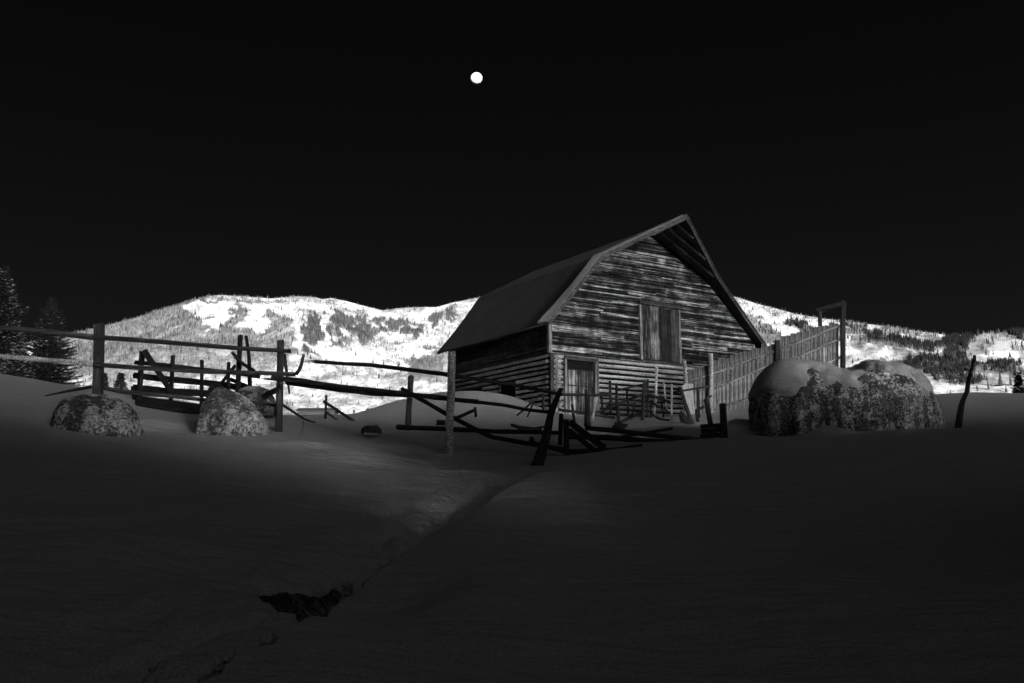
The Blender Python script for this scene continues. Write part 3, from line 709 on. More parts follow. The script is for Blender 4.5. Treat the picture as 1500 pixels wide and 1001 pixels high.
# ------------------------------------------------------------------ sticks, poles, planks
def stick(name, pts, w, mat, parent=None, shape='round', t=None, seed=None, rough=.10, splinter=0, w2=None, facing=None, **lab):
    """pts: 3D points (world); w: width(s) in metres at start (w2 at end)"""
    seed = seed if seed is not None else random.random() * 100
    pts = [Vector(p) for p in pts]; o = pts[0].copy(); d = (pts[-1] - pts[0]); L = d.length; d.normalize()
    yax = Vector(facing) if facing else Vector((0, 1, 0)) ; yax = (yax - d * yax.dot(d))
    if yax.length < .05: yax = Vector((1, 0, 0)) - d * d.x
    yax.normalize(); xax = yax.cross(d); Mt = Matrix((xax, yax, d)).transposed()
    lp = [Mt.transposed() @ (p - o) for p in pts]
    cum = [0]
    for i in range(len(lp) - 1): cum.append(cum[-1] + (lp[i + 1] - lp[i]).length)
    T = cum[-1]; n = max(4, int(T / .14)); ks = 10 if shape == 'round' else 8
    vv = []; ff = []; w2 = w if w2 is None else w2; t = t or .04
    for i in range(n + 1):
        s = T * i / n; p = Vector([np.interp(s, cum, [q[k] for q in lp]) for k in range(3)])
        p.x += rough * .5 * w * mnoise.noise((s * .8, seed, 1)); p.y += rough * .5 * w * mnoise.noise((s * .8, seed, 2))
        ww = w + (w2 - w) * i / n
        for q in range(ks):
            if shape == 'round':
                an = q / ks * 2 * math.pi; rr = ww / 2 * (1 + rough * 1.6 * mnoise.noise((math.cos(an) * 1.3 + seed, math.sin(an) * 1.3, s * 1.7)))
                x, y = math.cos(an) * rr, math.sin(an) * rr
            else:
                cx_ = [-1, 0, 1, 1, 1, 0, -1, -1][q]; cy_ = [-1, -1, -1, 0, 1, 1, 1, 0][q]
                x = cx_ * ww / 2 * (1 + rough * .6 * mnoise.noise((cx_ + seed, 5, s * 2.1))); y = cy_ * t / 2 * (1 + rough * mnoise.noise((cy_ * 3 + seed, 8, s * 2)))
            z = 0
            if i in (0, n):
                z = mnoise.noise((q * 1.9 + seed, 3, i)) * ww * .35 * (1 + splinter * 2)
            vv.append((p.x + x, p.y + y, p.z + z))
    for i in range(n):
        for q in range(ks): ff.append((i * ks + q, i * ks + (q + 1) % ks, (i + 1) * ks + (q + 1) % ks, (i + 1) * ks + q))
    ff.append(tuple(range(ks - 1, -1, -1))); ff.append(tuple(n * ks + q for q in range(ks)))
    if splinter:                                   # torn fibres running on from the first end
        rnd = random.Random(int(seed * 10))
        for k_ in range(splinter):
            bx = rnd.uniform(-.4, .4) * w; by = rnd.uniform(-.4, .4) * w; ln = rnd.uniform(.15, .55); b0 = len(vv); r_ = w * rnd.uniform(.06, .16)
            for (zz, rr) in ((.15, r_), (-ln * .5, r_ * .7), (-ln, r_ * .1)):
                for q in range(4): an = q * math.pi / 2; vv.append((bx + math.cos(an) * rr, by + math.sin(an) * rr, zz))
            for i in range(2):
                for q in range(4): ff.append((b0 + i * 4 + q, b0 + (i + 1) * 4 + q, b0 + (i + 1) * 4 + (q + 1) % 4, b0 + i * 4 + (q + 1) % 4))
    ob = link_mesh(name, vv, ff, mat, None, smooth=(shape == 'round'))
    mw = Matrix.Translation(o) @ Mt.to_4x4()
    if parent: ob.parent = parent; ob.matrix_world = mw; ob.matrix_basis = Matrix.Translation(-parent.location) @ mw
    else: ob.matrix_world = mw
    if lab: tag(ob, **lab)
    return ob
def px2m(wpx, Y): return wpx * Y / FOC
def S(name, pp, Y, wpx, mat, parent=None, Y2=None, w2=None, **k):
    Y2 = Y if Y2 is None else Y2; n = len(pp)
    L = [0]
    for i in range(n - 1): L.append(L[-1] + math.hypot(pp[i + 1][0] - pp[i][0], pp[i + 1][1] - pp[i][1]))
    pts = [P(p[0], p[1], Y + (Y2 - Y) * (L[i] / L[-1])) for i, p in enumerate(pp)]
    return stick(name, pts, px2m(wpx, Y), mat, parent, w2=px2m(w2 if w2 else wpx, Y2), **k)

# --- the long front rail fence
fence = empty('rail_fence', P(411, 637, 22.6), label='long front rail fence with three upright posts and sagging poles', cat='fence')
S('post', [(145.5, 474), (142, 640)], 21.6, 12.5, W_DARK, fence, shape='plank', t=.16)
S('post', [(411, 499), (408, 650)], 22.4, 11, W_MID, fence)
S('post', [(662, 516), (657, 680)], 18.7, 11.5, W_POSTL, fence)
S('rail', [(-60, 476), (0, 480), (60, 485), (140, 495)], 20, 7.4, W_MID, fence, Y2=21.5, w2=8.5)
S('rail', [(135, 493.5), (240, 501.5), (345, 510), (426, 514.5)], 21.45, 7.6, W_DARK, fence, Y2=22.3, w2=6.3)
S('rail', [(-60, 516), (0, 521.5), (70, 528), (140, 534)], 20, 7.4, W_POSTL, fence, Y2=21.5, w2=7.5)
S('rail', [(136, 533.5), (200, 539), (290, 544), (350, 545.5), (433, 549)], 21.45, 7, W_MID, fence, Y2=22.3, w2=6.5)
S('rail', [(136, 566), (180, 574), (257, 581), (307, 587), (340, 590)], 21.9, 6.5, W_MID, fence, Y2=23.2, w2=6)
S('rail', [(365, 589), (402, 594), (412, 596)], 23.0, 5, W_MID, fence, Y2=22.7)
S('rail', [(133, 567), (100, 573), (66, 580)], 21.9, 6, W_DARK, fence, Y2=22.3, w2=2)
S('rail', [(398, 554), (440, 558), (500, 567), (590, 577), (656, 584), (700, 589)], 22.0, 8, W_DARK, fence, Y2=18.5, w2=7, splinter=3)
S('rail', [(420, 561), (492, 571), (545, 577), (597, 580)], 21.9, 6.5, W_MID, fence, Y2=20.2, w2=6)
S('rail', [(464, 530), (505, 533), (546, 535), (600, 542), (660, 549.5)], 21.2, 5.5, W_DARK, fence, Y2=18.85, w2=7, splinter=7)
S('rail', [(650, 549), (700, 556), (740, 562), (818, 577)], 18.9, 6, W_POST, fence, Y2=20.2, w2=5.5)
S('rail', [(690, 588), (740, 594), (770, 600), (812, 605)], 18.6, 5, W_MID, fence, Y2=19.6, w2=5)
# --- things hanging round the second post
S('broken_branch', [(433, 549), (440, 540), (445, 520)], 22.2, 6, W_DARK, w2=4.5, label='short bent branch curving up at the broken rail end', cat='branch')
S('broken_board', [(416, 519), (420, 545), (424, 577)], 22.7, 6, W_DARK, w2=2.5, shape='plank', t=.03, label='narrow splintered board hanging behind the second fence post', cat='board')
S('fallen_pole', [(412, 592), (449, 616), (462, 619)], 23.4, 4.6, W_DARK, w2=2.5, label='thin pole leaning down from the second fence post into snow', cat='pole')
S('broken_board', [(384, 582), (412, 568)], 23.2, 7, W_DARK, w2=9, shape='plank', t=.05, label='dark wedge shaped board end just left of the second fence post', cat='board')
S('twig', [(445, 617), (443, 630), (440, 642)], 21.5, 1.0, W_DARK, w2=.6, label='thin bare twig standing in snow right of the second fence post', cat='twig')
# --- the plank corral behind
cor = empty('corral_fence', P(250, 600, 26), label='dark plank corral fence with leaning posts behind the two left boulders', cat='fence')
for (pp, w_) in [([(198, 531), (250, 536), (290, 541), (340, 546), (380, 552)], 6), ([(196, 550), (240, 555), (290, 560), (330, 564), (371, 572)], 9), ([(195, 568), (240, 573), (290, 576), (340, 580)], 10), ([(194, 583), (240, 590), (300, 598)], 9), ([(338, 556), (372, 571)], 6)]:
    S('plank', pp, 26, w_, W_BLACK, cor, shape='plank', t=.05, Y2=25)
S('post', [(208.5, 515), (203, 590)], 25.7, 8.5, W_BLACK, cor)
S('post', [(253, 521), (250, 590)], 25.6, 6.5, W_BLACK, cor)
S('post', [(296, 528), (295, 592)], 25.3, 5.8, W_BLACK, cor)
S('post', [(335, 531), (334, 585)], 25, 5.5, W_BLACK, cor)
S('post', [(352.5, 491), (347, 590)], 24.9, 7.6, W_BLACK, cor)
S('post', [(360.5, 492), (365, 522), (366, 580)], 25.2, 5, W_BLACK, cor, w2=7)
S('diagonal_board', [(211, 514), (232, 545), (256, 582)], 25.4, 9, W_BLACK, cor, shape='plank', t=.04, w2=7)
S('diagonal_board', [(194, 566), (197, 592)], 25.9, 5, W_BLACK, cor, shape='plank', t=.04)
S('fallen_pole', [(345, 535), (324, 562)], 24.7, 5, W_BLACK, label='short pole crossing the corral behind the pale cone shaped boulder', cat='pole')
S('broken_branch', [(340, 516), (352, 531), (372, 543)], 24.6, 5, W_BLACK, label='crooked branch caught across the tallest corral posts', cat='branch')
S('fallen_log', [(200, 590), (250, 600), (303, 604)], 25, 9, W_BLACK, label='dark log lying in snow under the corral planks', cat='log')
# --- middle: post with brace, fallen poles
pd = empty('broken_fence', P(597, 631, 27), label='lone fence post right of center with nothing but a loose brace', cat='fence')
S('post', [(602, 551), (597, 640)], 26.5, 8.6, W_MID, pd)
pd['label'] = 'lone upright post between the second post and the frosted post'
S('fallen_pole', [(589, 570), (654, 607), (718, 640), (786, 652), (824, 658)], 20.5, 6.5, W_DARK, Y2=18.6, w2=7, label='long crooked pole slanting down behind the frosted post into snow', cat='pole')
S('fallen_pole', [(666, 614), (697, 600)], 24, 5, W_DARK, label='short pole stub poking from snow right of the frosted post', cat='pole')
S('broken_branch', [(696, 597), (697, 611)], 24, 4, W_DARK, label='small upright stub at the tip of the short snowbound pole', cat='branch')
S('fallen_log', [(583, 626), (640, 628), (720, 632), (818, 634)], 26, 8, W_DARK, Y2=21, w2=6, label='long log lying level in snow behind the frosted post', cat='log')
S('fallen_log', [(640, 619), (652, 619)], 25, 8, W_DARK, label='sawn log stub left of the frosted post base', cat='log')
sf = empty('broken_fence', P(477, 616, 30), label='small collapsed fence bit with one thin post and two braces', cat='fence')
S('post', [(478, 579), (476.5, 617)], 30, 3.6, W_DARK, sf); S('brace', [(474, 588), (523, 620)], 29.8, 4.4, W_DARK, sf); S('brace', [(477, 603), (497, 618)], 29.7, 3, W_DARK, sf)
# --- leaning thick post and the broken panel right of it
S('leaning_post', [(821, 571), (806, 608), (800, 640), (787, 682)], 18.0, 6, W_DARK, w2=17, Y2=17.2, shape='plank', t=.14, label='thick dark post leaning right with a wide split foot', cat='post')
pan = empty('broken_fence', P(850, 660, 18.3), label='broken fence panel with squared posts and crossed boards at the crease head', cat='fence')
S('post', [(829, 615), (830, 672)], 18.6, 8, W_MID, pan, shape='plank', t=.12)
S('post', [(822, 606), (820, 652)], 19.4, 6.5, W_DARK, pan)
S('diagonal_board', [(834, 618), (860, 638), (886, 657)], 18.6, 9.5, W_MID, pan, shape='plank', t=.05)
S('diagonal_board', [(833, 630), (868, 658)], 18.9, 7, W_MID, pan, shape='plank', t=.05)
S('rail', [(858, 627), (911, 632), (970, 639), (1032, 646)], 20, 7, W_MID, pan, Y2=21)
S('rail', [(830, 640), (885, 641), (948, 646), (1030, 650)], 20.3, 8, W_MID, pan, Y2=21.2)
S('rail', [(775, 648), (832, 662), (900, 660), (940, 654)], 18.4, 8, W_DARK, pan, Y2=19)
pe = empty('broken_fence', P(1050, 650, 21.5), label='leaning squared post with stacked board ends left of the huge boulder', cat='fence')
S('post', [(1058.5, 591), (1062, 655)], 21.4, 8.5, W_MID, pe, shape='plank', t=.12, w2=9.5)
for yy in (624, 631, 638, 645): S('board_end', [(1026, yy + 1), (1060, yy - 1)], 21.8, 6.3, W_DARK, pe, shape='plank', t=.05)
S('brace', [(1024, 652), (1056, 625)], 21.5, 6, W_MID, pe, shape='plank', t=.05)
# --- wreckage in front of the barn
S('leaning_post', [(1002.5, 529), (1005, 560), (1006, 600)], 31, 5.5, W_POSTL, label='tall snow crusted stake above the wide white plank', cat='post')
S('wide_plank', [(1005, 564), (1008, 585), (1014, 607)], 30.3, 21, W_PALE, shape='plank', t=.05, w2=7, label='wide pale plank tapering to a point before the barn wall', cat='plank')
S('leaning_post', [(996, 567), (1005, 596), (1015, 624)], 30, 5.5, W_MID, w2=7, label='slanted post under the wide pale plank', cat='post')
S('stake', [(893.5, 558), (894.5, 606)], 32, 4.2, W_MID, label='thin stake right of the barn door', cat='stake')
S('leaning_post', [(903, 562), (904, 590), (908, 630)], 30, 4, W_DARK, w2=6.5, label='dark leaning post with a swollen foot right of the thin stake', cat='post')
S('corral_post', [(944.5, 557), (941, 616)], 30, 6, W_DARK, label='thick black post under the left edge of the hay door', cat='post')
S('corral_post', [(949, 556), (948, 612)], 31, 3.4, W_MID, label='grey post touching the thick black post', cat='post')
S('stake', [(962, 538), (961, 575), (958, 612)], 31, 4.2, W_POSTL, label='frosty stake in front of the log wall under the hay door', cat='stake')
S('stake', [(984, 563), (984, 617)], 30, 3.2, W_POSTL, label='slim pale stake left of the wide pale plank', cat='stake')
for i, (pp, w_, mt, lb) in enumerate([([(888, 597), (941, 578)], 4, W_MID, 'upper slanting pole rising to the thick black post'), ([(906, 620), (939, 605)], 4.6, W_DARK, 'lower slanting pole rising to the foot of the black post'),
      ([(948, 577), (983, 590)], 4.5, W_DARK, 'upper pole sloping down from the black post to the slim stake'), ([(952, 589), (983, 606)], 3.6, W_DARK, 'middle pole sloping down toward the slim pale stake'), ([(947, 600), (964, 614), (981, 616)], 3.4, W_DARK, 'lowest bent pole lying right of the black post'),
      ([(1008, 608), (1031, 596)], 4.5, W_DARK, 'dark pole bridging the wide plank and the board fence'), ([(1031, 588), (1042, 580)], 3.5, W_MID, 'short grey pole beside the first board fence post'), ([(817, 578), (895, 579)], 4.2, W_MID, 'level pole crossing low in front of the barn door')]):
    S('fallen_pole', pp, 30.5, w_, mt, label=lb, cat='pole')
S('stake', [(954, 586), (952, 612)], 31.5, 3, W_DARK, label='short dark stake in front of the lowest logs', cat='stake')
S('stake', [(969, 590), (972, 612)], 31.5, 3, W_DARK, label='crooked dark stake between frosty stake and slim stake', cat='stake')
S('corral_post', [(1035, 585), (1041, 624)], 27.5, 7.5, W_MID, w2=8, label='short squared post below the first board fence post', cat='post')
S('split_post', [(858, 571), (860, 600), (861, 625)], 27, 5, W_DARK, w2=10, label='split black post standing before the barn door', cat='post')
S('split_post', [(873, 583), (870, 602), (866, 622)], 27.4, 7, W_PALE, w2=3, label='pale wedge of split wood right of the barn door', cat='post')
S('stake', [(796, 577), (796, 604)], 33, 4, W_MID, label='short pale stake at the barn side wall near the corner', cat='stake')
S('fallen_pole', [(794, 577), (757, 609)], 33.2, 3.2, W_MID, label='slanted pole propped against the short pale stake', cat='pole')
S('fallen_pole', [(782, 589), (772, 612)], 33.5, 2.6, W_MID, label='thin slanted pole under the propped pole at the side wall', cat='pole')
S('stake', [(778, 640), (781, 648)], 21, 6, W_DARK, label='low dark stump left of the thick leaning post', cat='stump')
for i, (pp, w_, mt, lb) in enumerate([([(918, 572), (921, 612)], 3.2, W_MID, 'thin grey stake midway between the swollen foot post and the black post'), ([(930, 590), (925, 615)], 3.0, W_DARK, 'short tilted stake just left of the black post foot'),
      ([(880, 575), (884, 612)], 3.6, W_MID, 'grey stake just right of the pale wedge by the door'), ([(972, 560), (977, 600)], 2.6, W_POSTL, 'very thin frosty stake before the logs under the hay door'), ([(1022, 570), (1024, 612)], 4.2, W_MID, 'grey post between the wide pale plank and the board fence'),
      ([(838, 592), (842, 622)], 4.0, W_DARK, 'short dark stake in front of the barn door'), ([(1020, 604), (1024, 628)], 5.0, W_DARK, 'dark stub leaning beside the scrap under the pale plank')]):
    S('stake', pp, 30.8, w_, mt, label=lb, cat='stake')
for i, (pp, w_, mt, lb) in enumerate([([(818, 600), (900, 612)], 4.2, W_MID, 'pole sloping down in the snow under the barn door'), ([(905, 572), (945, 563)], 3.2, W_MID, 'thin pole running up to the top of the black post'), ([(985, 575), (1040, 566)], 3.2, W_MID, 'thin rail behind the wide pale plank'),
      ([(862, 607), (905, 596)], 3.4, W_MID, 'short pole rising right from the barn door foot'), ([(1008, 640), (1028, 655)], 5, W_DARK, 'blunt plank end left of the stacked board ends'), ([(912, 640), (985, 628)], 4.5, W_MID, 'half buried pole above the broken panel rails')]):
    S('fallen_pole', pp, 30.2 if i < 4 else 22.5, w_, mt, label=lb, cat='pole')
# debris heap of boards
heap = empty('board_heap', P(768, 632, 25), label='low heap of dark broken boards poking from snow', cat='debris')
for i in range(9):
    a0 = random.uniform(748, 775); S('board', [(a0, random.uniform(622, 632)), (a0 + random.uniform(14, 30), random.uniform(624, 634))], 25 + random.uniform(-.4, .4), random.uniform(3, 5), W_DARK, heap, shape='plank', t=.04)
heap2 = empty('board_heap', P(905, 628, 29), label='small heap of dark scrap at the swollen foot of the leaning post', cat='debris')
for i in range(6):
    a0 = random.uniform(896, 908); S('board', [(a0, random.uniform(617, 626)), (a0 + random.uniform(8, 14), random.uniform(617, 627))], 29 + random.uniform(-.3, .3), 4, W_DARK, heap2, shape='plank', t=.04)
heap3 = empty('board_heap', P(1006, 620, 29.5), label='dark scrap piled at the foot of the wide pale plank', cat='debris')
for i in range(6):
    a0 = random.uniform(994, 1002); S('board', [(a0, random.uniform(600, 620)), (a0 + random.uniform(8, 16), random.uniform(612, 624))], 29.5 + random.uniform(-.3, .3), 4, W_DARK, heap3, shape='plank', t=.04)
S('dead_branch', [(1428, 521), (1424, 538), (1418, 560), (1417, 572), (1409, 590), (1406, 608), (1403, 634)], 22.5, 4.4, W_DARK, w2=9.5, rough=.25, label='black crooked snag standing alone in snow at the right', cat='snag')

# --- board fence climbing to the gate frame
bf = empty('board_fence', P(1040, 604, 36), label='vertical board fence climbing right from the barn to a gate frame', cat='fence')
def bfY(px): return float(np.interp(px, [1000, 1240], [34.5, 36.5]))
tp = [(1000, 548), (1040, 533), (1106, 511), (1136, 502), (1147, 496), (1182, 483), (1207, 477), (1229, 471)]
def top(px): return float(np.interp(px, [a[0] for a in tp], [a[1] for a in tp]))
rnd = random.Random(5); x_ = 1001.
while x_ < 1226:
    bw = rnd.uniform(4.4, 9.4); gap = rnd.choice([0, 0, 0, .3, 1.3]) if x_ > 1180 else rnd.choice([-.5, -.3, 0])
    xc = x_ + bw / 2; Y_ = bfY(xc) + rnd.uniform(-.01, .01); ty_ = top(xc) + rnd.uniform(-3, 2.2)
    S('fence_board', [(xc, ty_), (xc + rnd.uniform(-.6, .6), 625)], Y_, bw - gap, W_CHUTE, bf, shape='plank', t=.03, rough=.04)
    x_ += bw
S('post', [(1041, 519), (1042, 612)], bfY(1040) - .25, 7, W_POSTL, bf); S('post', [(1139, 500), (1140, 560)], bfY(1139) - .2, 6.5, W_DARK, bf, shape='plank', t=.1)
for pp in ([(1003, 561), (1045, 548), (1134, 515.5)], [(1044, 570), (1106, 545), (1136, 533)], [(1062, 594), (1098, 584)], [(1142, 512), (1190, 494), (1235, 476)], [(1150, 530), (1162, 525), (1232, 497)], [(1180, 545), (1212, 532), (1232, 523)]):
    S('fence_rail', pp, bfY(pp[0][0]) - .09, 3.4, W_CHUTE, bf, Y2=bfY(pp[-1][0]) - .09, shape='plank', t=.06)
gf = empty('gate_frame', P(1235, 545, 31.5), label='tall open timber gate frame at the top end of the board fence', cat='gate frame')
S('gate_post', [(1235, 441), (1234.5, 580)], 36.2, 6.4, W_DARK, gf, shape='plank', t=.15)
S('gate_post', [(1201, 455), (1201.5, 500)], 36.6, 5, W_DARK, gf, shape='plank', t=.12)
S('lintel', [(1195, 456), (1237, 444.5)], 36.7, 7.5, W_DARK, gf, Y2=36.15, shape='plank', t=.16)

# ------------------------------------------------------------------ boulders
def loaf(name, outline, Y, depth, base_px, mat, snow_t=.0, snow_thr=.55, noise_amp=.06, grooves=0., seed=1, exp=2.15, thin=None, shift=None, nza=.07, **lab):
    """boulder with the given top outline [(px, py)], real thickness `depth` (m)"""
    x0 = P(outline[0][0], base_px, Y).x; x1 = P(outline[-1][0], base_px, Y).x; zb = P(750, base_px, Y).z
    cxm = (x0 + x1) / 2; nu, nvv = 150, 90
    ox = [P(a, b, Y).x for a, b in outline]; oz = [P(a, b, Y).z for a, b in outline]
    pts = np.zeros((nu + 1, nvv + 1, 3)); BASE = .3 * (max(P(a, b, Y).z for a, b in outline) - zb) if False else .3 * (max(oz) - zb)
    for i in range(nu + 1):
        tq = i / nu; x = x0 + (x1 - x0) * (.5 - .5 * math.cos(math.pi * tq)); 
        T = float(np.interp(x, ox, oz)) - zb
        e = max(0, 1 - abs((x - cxm) / ((x1 - x0) / 2)) ** 2.6) ** (1 / 2.2); D = depth / 2 * (.15 + .85 * e)
        for j in range(nvv + 1):
            a = math.pi * (j / nvv); c = -math.cos(a); s_ = math.sin(a)
            yy = math.copysign(abs(c) ** (2 / exp), c) * D; zz = (abs(s_) ** (2 / exp)) * (T + BASE) - BASE
            pts[i, j] = (x - cxm, yy, zz)
    v = pts.reshape(-1, 3)
    # displacement along rough outward direction
    dirn = v.copy(); dirn[:, 2] += .3; dirn /= np.linalg.norm(dirn, axis=1)[:, None] + 1e-9
    disp = np.array([noise_amp * (mnoise.fractal(Vector(q) * 1.3 + Vector((seed, 0, 0)), 1.0, 2.0, 5) ) for q in v])
    if grooves: disp += np.array([grooves * mnoise.noise((q[0] * 2.6 + seed, .5 * q[1], q[2] * .35)) - grooves * .6 * max(0, .25 - abs(mnoise.noise((q[0] * 1.1 + seed * 2, 0, q[2] * .3)))) * 4 for q in v])
    endk = np.clip(np.minimum(v[:, 0] - v[:, 0].min(), v[:, 0].max() - v[:, 0]) / .15, .15, 1)
    v2 = v + dirn * (disp * endk)[:, None]
    f = grid_faces(nu + 1, nvv + 1, False)
    root = link_mesh(name, v2, f, mat, smooth=True, fast=True); root.location = (cxm, Y, zb); tag(root, **lab)
    if snow_t:
        me = root.data; nr = np.zeros(len(me.vertices) * 3); me.vertices.foreach_get('normal', nr); nr = nr.reshape(-1, 3)
        if nr[:, 2].mean() < 0: nr = -nr
        # smooth normals for the mantle
        k = nr.reshape(nu + 1, nvv + 1, 3).copy()
        for _ in range(6):
            k[1:-1, 1:-1] = (k[1:-1, 1:-1] * 2 + k[:-2, 1:-1] + k[2:, 1:-1] + k[1:-1, :-2] + k[1:-1, 2:]) / 6
        k = k.reshape(-1, 3)
        nz = np.array([mnoise.fractal(Vector((q[0] * 1.4, q[1] * 1.4, seed)), 1, 2, 4) for q in v])
        m = ss(snow_thr - .12, snow_thr + .22, k[:, 2] + nza * nz + (shift(v[:, 0], v[:, 2]) if shift else 0))
        if thin is not None: m = m * thin(v[:, 0], v[:, 1], v[:, 2])
        q = v + dirn * (disp * endk * .35)[:, None] + k * (m * snow_t - (1 - m) * .07)[:, None]
        q[:, 2] -= (1 - m) * .02
        link_mesh('snow_cap', q, f, SNOW, root, smooth=True, fast=True)
    return root
loaf('boulder', [(80,612),(84,598),(96,586),(112,579),(130,577.5),(150,579),(170,583),(188,592),(200,604),(207.5,628)], 19.4, 1.5, 636, ROCK, .04, .86, .13, seed=3, label='low rounded granite boulder at the foot of the first fence post', cat='boulder')
loaf('boulder', [(285,628),(292,610),(302,590),(312,578),(322,573),(335,575),(350,580),(366,592),(380,608),(390,622),(396,636)], 20.3, 1.5, 640, ROCKL, 0, .7, .15, seed=8, label='pale cone shaped boulder left of the second fence post', cat='boulder')
loaf('boulder', [(303,576),(308,566),(318,562),(326,566),(331,574),(333,584)], 22.5, .6, 590, ROCKT, 0, .7, .05, seed=9, label='small dark rock on top behind the pale cone shaped boulder', cat='rock')
loaf('boulder', [(344,588),(352,574),(366,569),(380,569),(392,573),(400,582),(403,596)], 24.2, 1.2, 600, ROCK, .05, .6, .06, seed=12, label='squat grey boulder behind rails left of the second post', cat='boulder')
loaf('boulder', [(529,629),(536,623),(545,621.5),(552,623),(559,629)], 22, .5, 632, ROCKT, .03, .8, .03, seed=14, label='tiny dark rock breaking the snow left of the lone post', cat='rock')
huge = [(1090,640),(1094,614),(1101,590),(1112,563),(1124,545),(1137,534),(1150,531),(1170,533),(1190,536),(1206,541),(1222,545),(1236,547),(1250,540),(1264,534),(1282,533),(1300,536),(1320,542),(1336,550),(1350,562),(1360,578),(1367,600),(1371,632)]
loaf('boulder', huge, 22.6, 2.6, 646, ROCKB, 0.11, .60, .14, .14, seed=21, exp=2.3, shift=lambda x, z: (.50 * ss(-.9, -1.7, x) + .25 * ss(1.2, 1.9, x)) * ss(.75, 1.2, z), thin=lambda x, y, z: ss(.10, .22, np.abs((z - 1.72) + (x - .5) * .62 + .12 * fbm(x * 3, z * 3, 5)) + 2 * (x < .35) + 2 * (y > .3)), label='huge lichen spotted boulder capped with snow on the right', cat='boulder')
# drift of snow against the left end of the huge boulder
# ------------------------------------------------------------------ trees near the camera
NEED, t, b = new_mat('spruce_needles'); tc_ = N(t, 'ShaderNodeTexCoord').outputs['Object']
t.links.new(ramp(t, noise(t, tc_, 6, 3), [(.3, .015), (.7, .06)]), b.inputs['Base Color']); b.inputs['Roughness'].default_value = .8
def spruce(pos, h, rad, seed, dens=1.0, snow=0.0, parent_label='', lean=0, spike=1.0):
    rnd = random.Random(seed); root = empty('spruce_tree', pos, label=parent_label, cat='tree')
    tr = MB(); ks = 7
    for i in range(9):
        zz = h * i / 8
        for q in range(ks): a = q / ks * 6.283; rr = .035 * h / 4 * (1 - i / 8.3) + .004; tr.v.append((math.cos(a) * rr + lean * zz, math.sin(a) * rr, zz - .3 * (i == 0)))
    for i in range(8):
        for q in range(ks): tr.f.append((i * ks + q, i * ks + (q + 1) % ks, (i + 1) * ks + (q + 1) % ks, (i + 1) * ks + q))
    tr.build('trunk', W_DARK, root)
    vv = []; ff = []; sv = []; sf_ = []
    z = .06 * h
    def blade(p, d, l, wd):
        s_ = d.cross(Vector((rnd.uniform(-1, 1), rnd.uniform(-1, 1), rnd.uniform(-.3, 1)))); s_.normalize(); b0 = len(vv)
        vv.extend([tuple(p - s_ * wd), tuple(p + s_ * wd), tuple(p + d * l)]); ff.append((b0, b0 + 1, b0 + 2))
    while z < h * .99:
        fr = z / h; rl = rad * (1 - fr) ** .85 * rnd.uniform(.8, 1.1) + .03
        nb = max(4, int(9 * (1 - fr * .4)))
        for k_ in range(nb):
            a = k_ / nb * 6.283 + rnd.uniform(-.3, .3); L = rl * rnd.uniform(.65, 1.12); up = .25 + .5 * fr
            n_ = max(4, int(L / .055 * dens)); d0 = Vector((math.cos(a), math.sin(a), 0))
            for q in range(n_):
                tq = (q + 1) / n_; p = Vector((lean * z, 0, z)) + d0 * (L * tq) + Vector((0, 0, L * (-.28 * tq + up * tq * tq * .8)))
                for r_ in range(4):
                    sd = 1 if r_ % 2 else -1; d = (d0 * rnd.uniform(.5, 1) + Vector((-d0.y, d0.x, 0)) * sd * rnd.uniform(.3, 1.0) + Vector((0, 0, rnd.uniform(-.35, .35)))).normalized()
                    ln = (.10 + .16 * (1 - tq) * min(1, L)) * rnd.uniform(.7, 1.2); blade(p, d, ln, .014 + .012 * rnd.random())
                if snow and rnd.random() < snow and tq > .3:
                    b0 = len(sv); rr = rnd.uniform(.03, .075)
                    for (dx, dy, dz) in ((1, 0, 0), (0, 1, 0), (-1, 0, 0), (0, -1, 0), (0, 0, .55), (0, 0, -.2)): sv.append((p.x + dx * rr * rnd.uniform(.8, 1.5), p.y + dy * rr * rnd.uniform(.8, 1.5), p.z + .02 + dz * rr))
                    for (i1, i2) in ((0, 1), (1, 2), (2, 3), (3, 0)): sf_.append((b0 + i1, b0 + i2, b0 + 4)); sf_.append((b0 + i2, b0 + i1, b0 + 5))
        z += rnd.uniform(.05, .09) * max(.6, h / 4)
    for q in range(6): blade(Vector((lean * h, 0, h * .97)), Vector((rnd.uniform(-.3, .3), rnd.uniform(-.3, .3), 1)).normalized(), .1 * h / 4 * spike, .01)
    link_mesh('crown', vv, ff, NEED, root)
    if sv: link_mesh('snow_clumps', sv, sf_, SNOW, root)
    return root
def at_ground(px, Y, dz=0.): 
    x = P(px, 560, Y).x; return Vector((x, Y, gz(x, Y) + dz))
def tree_px(px, top_py, base_py, Y, halfpx, seed, **k):
    b_ = P(px, base_py, Y); t_ = P(px, top_py, Y); return spruce(b_, t_.z - b_.z, px2m(halfpx, Y), seed, **k)
tree_px(-12, 388, 585, 36, 78, 1, dens=1.3, snow=.22, parent_label='larger snow dusted spruce cut by the left edge of the picture')
tree_px(66, 436, 582, 34, 56, 2, dens=1.1, snow=.05, parent_label='dark spruce with a thin tip right of the larger spruce')
tree_px(20, 500, 585, 33, 46, 6, dens=1.0, snow=.30, parent_label='bushy low spruce in front of the two taller spruces')
tree_px(150, 546, 580, 38, 9, 3, parent_label='tiny spruce sapling right beside the first fence post')
tree_px(175, 546, 580, 37, 12, 4, parent_label='spruce sapling between the first fence post and the corral')
tree_px(1494, 549, 580, 42, 11, 5, parent_label='small dark spruce at the right edge above the snowbank')
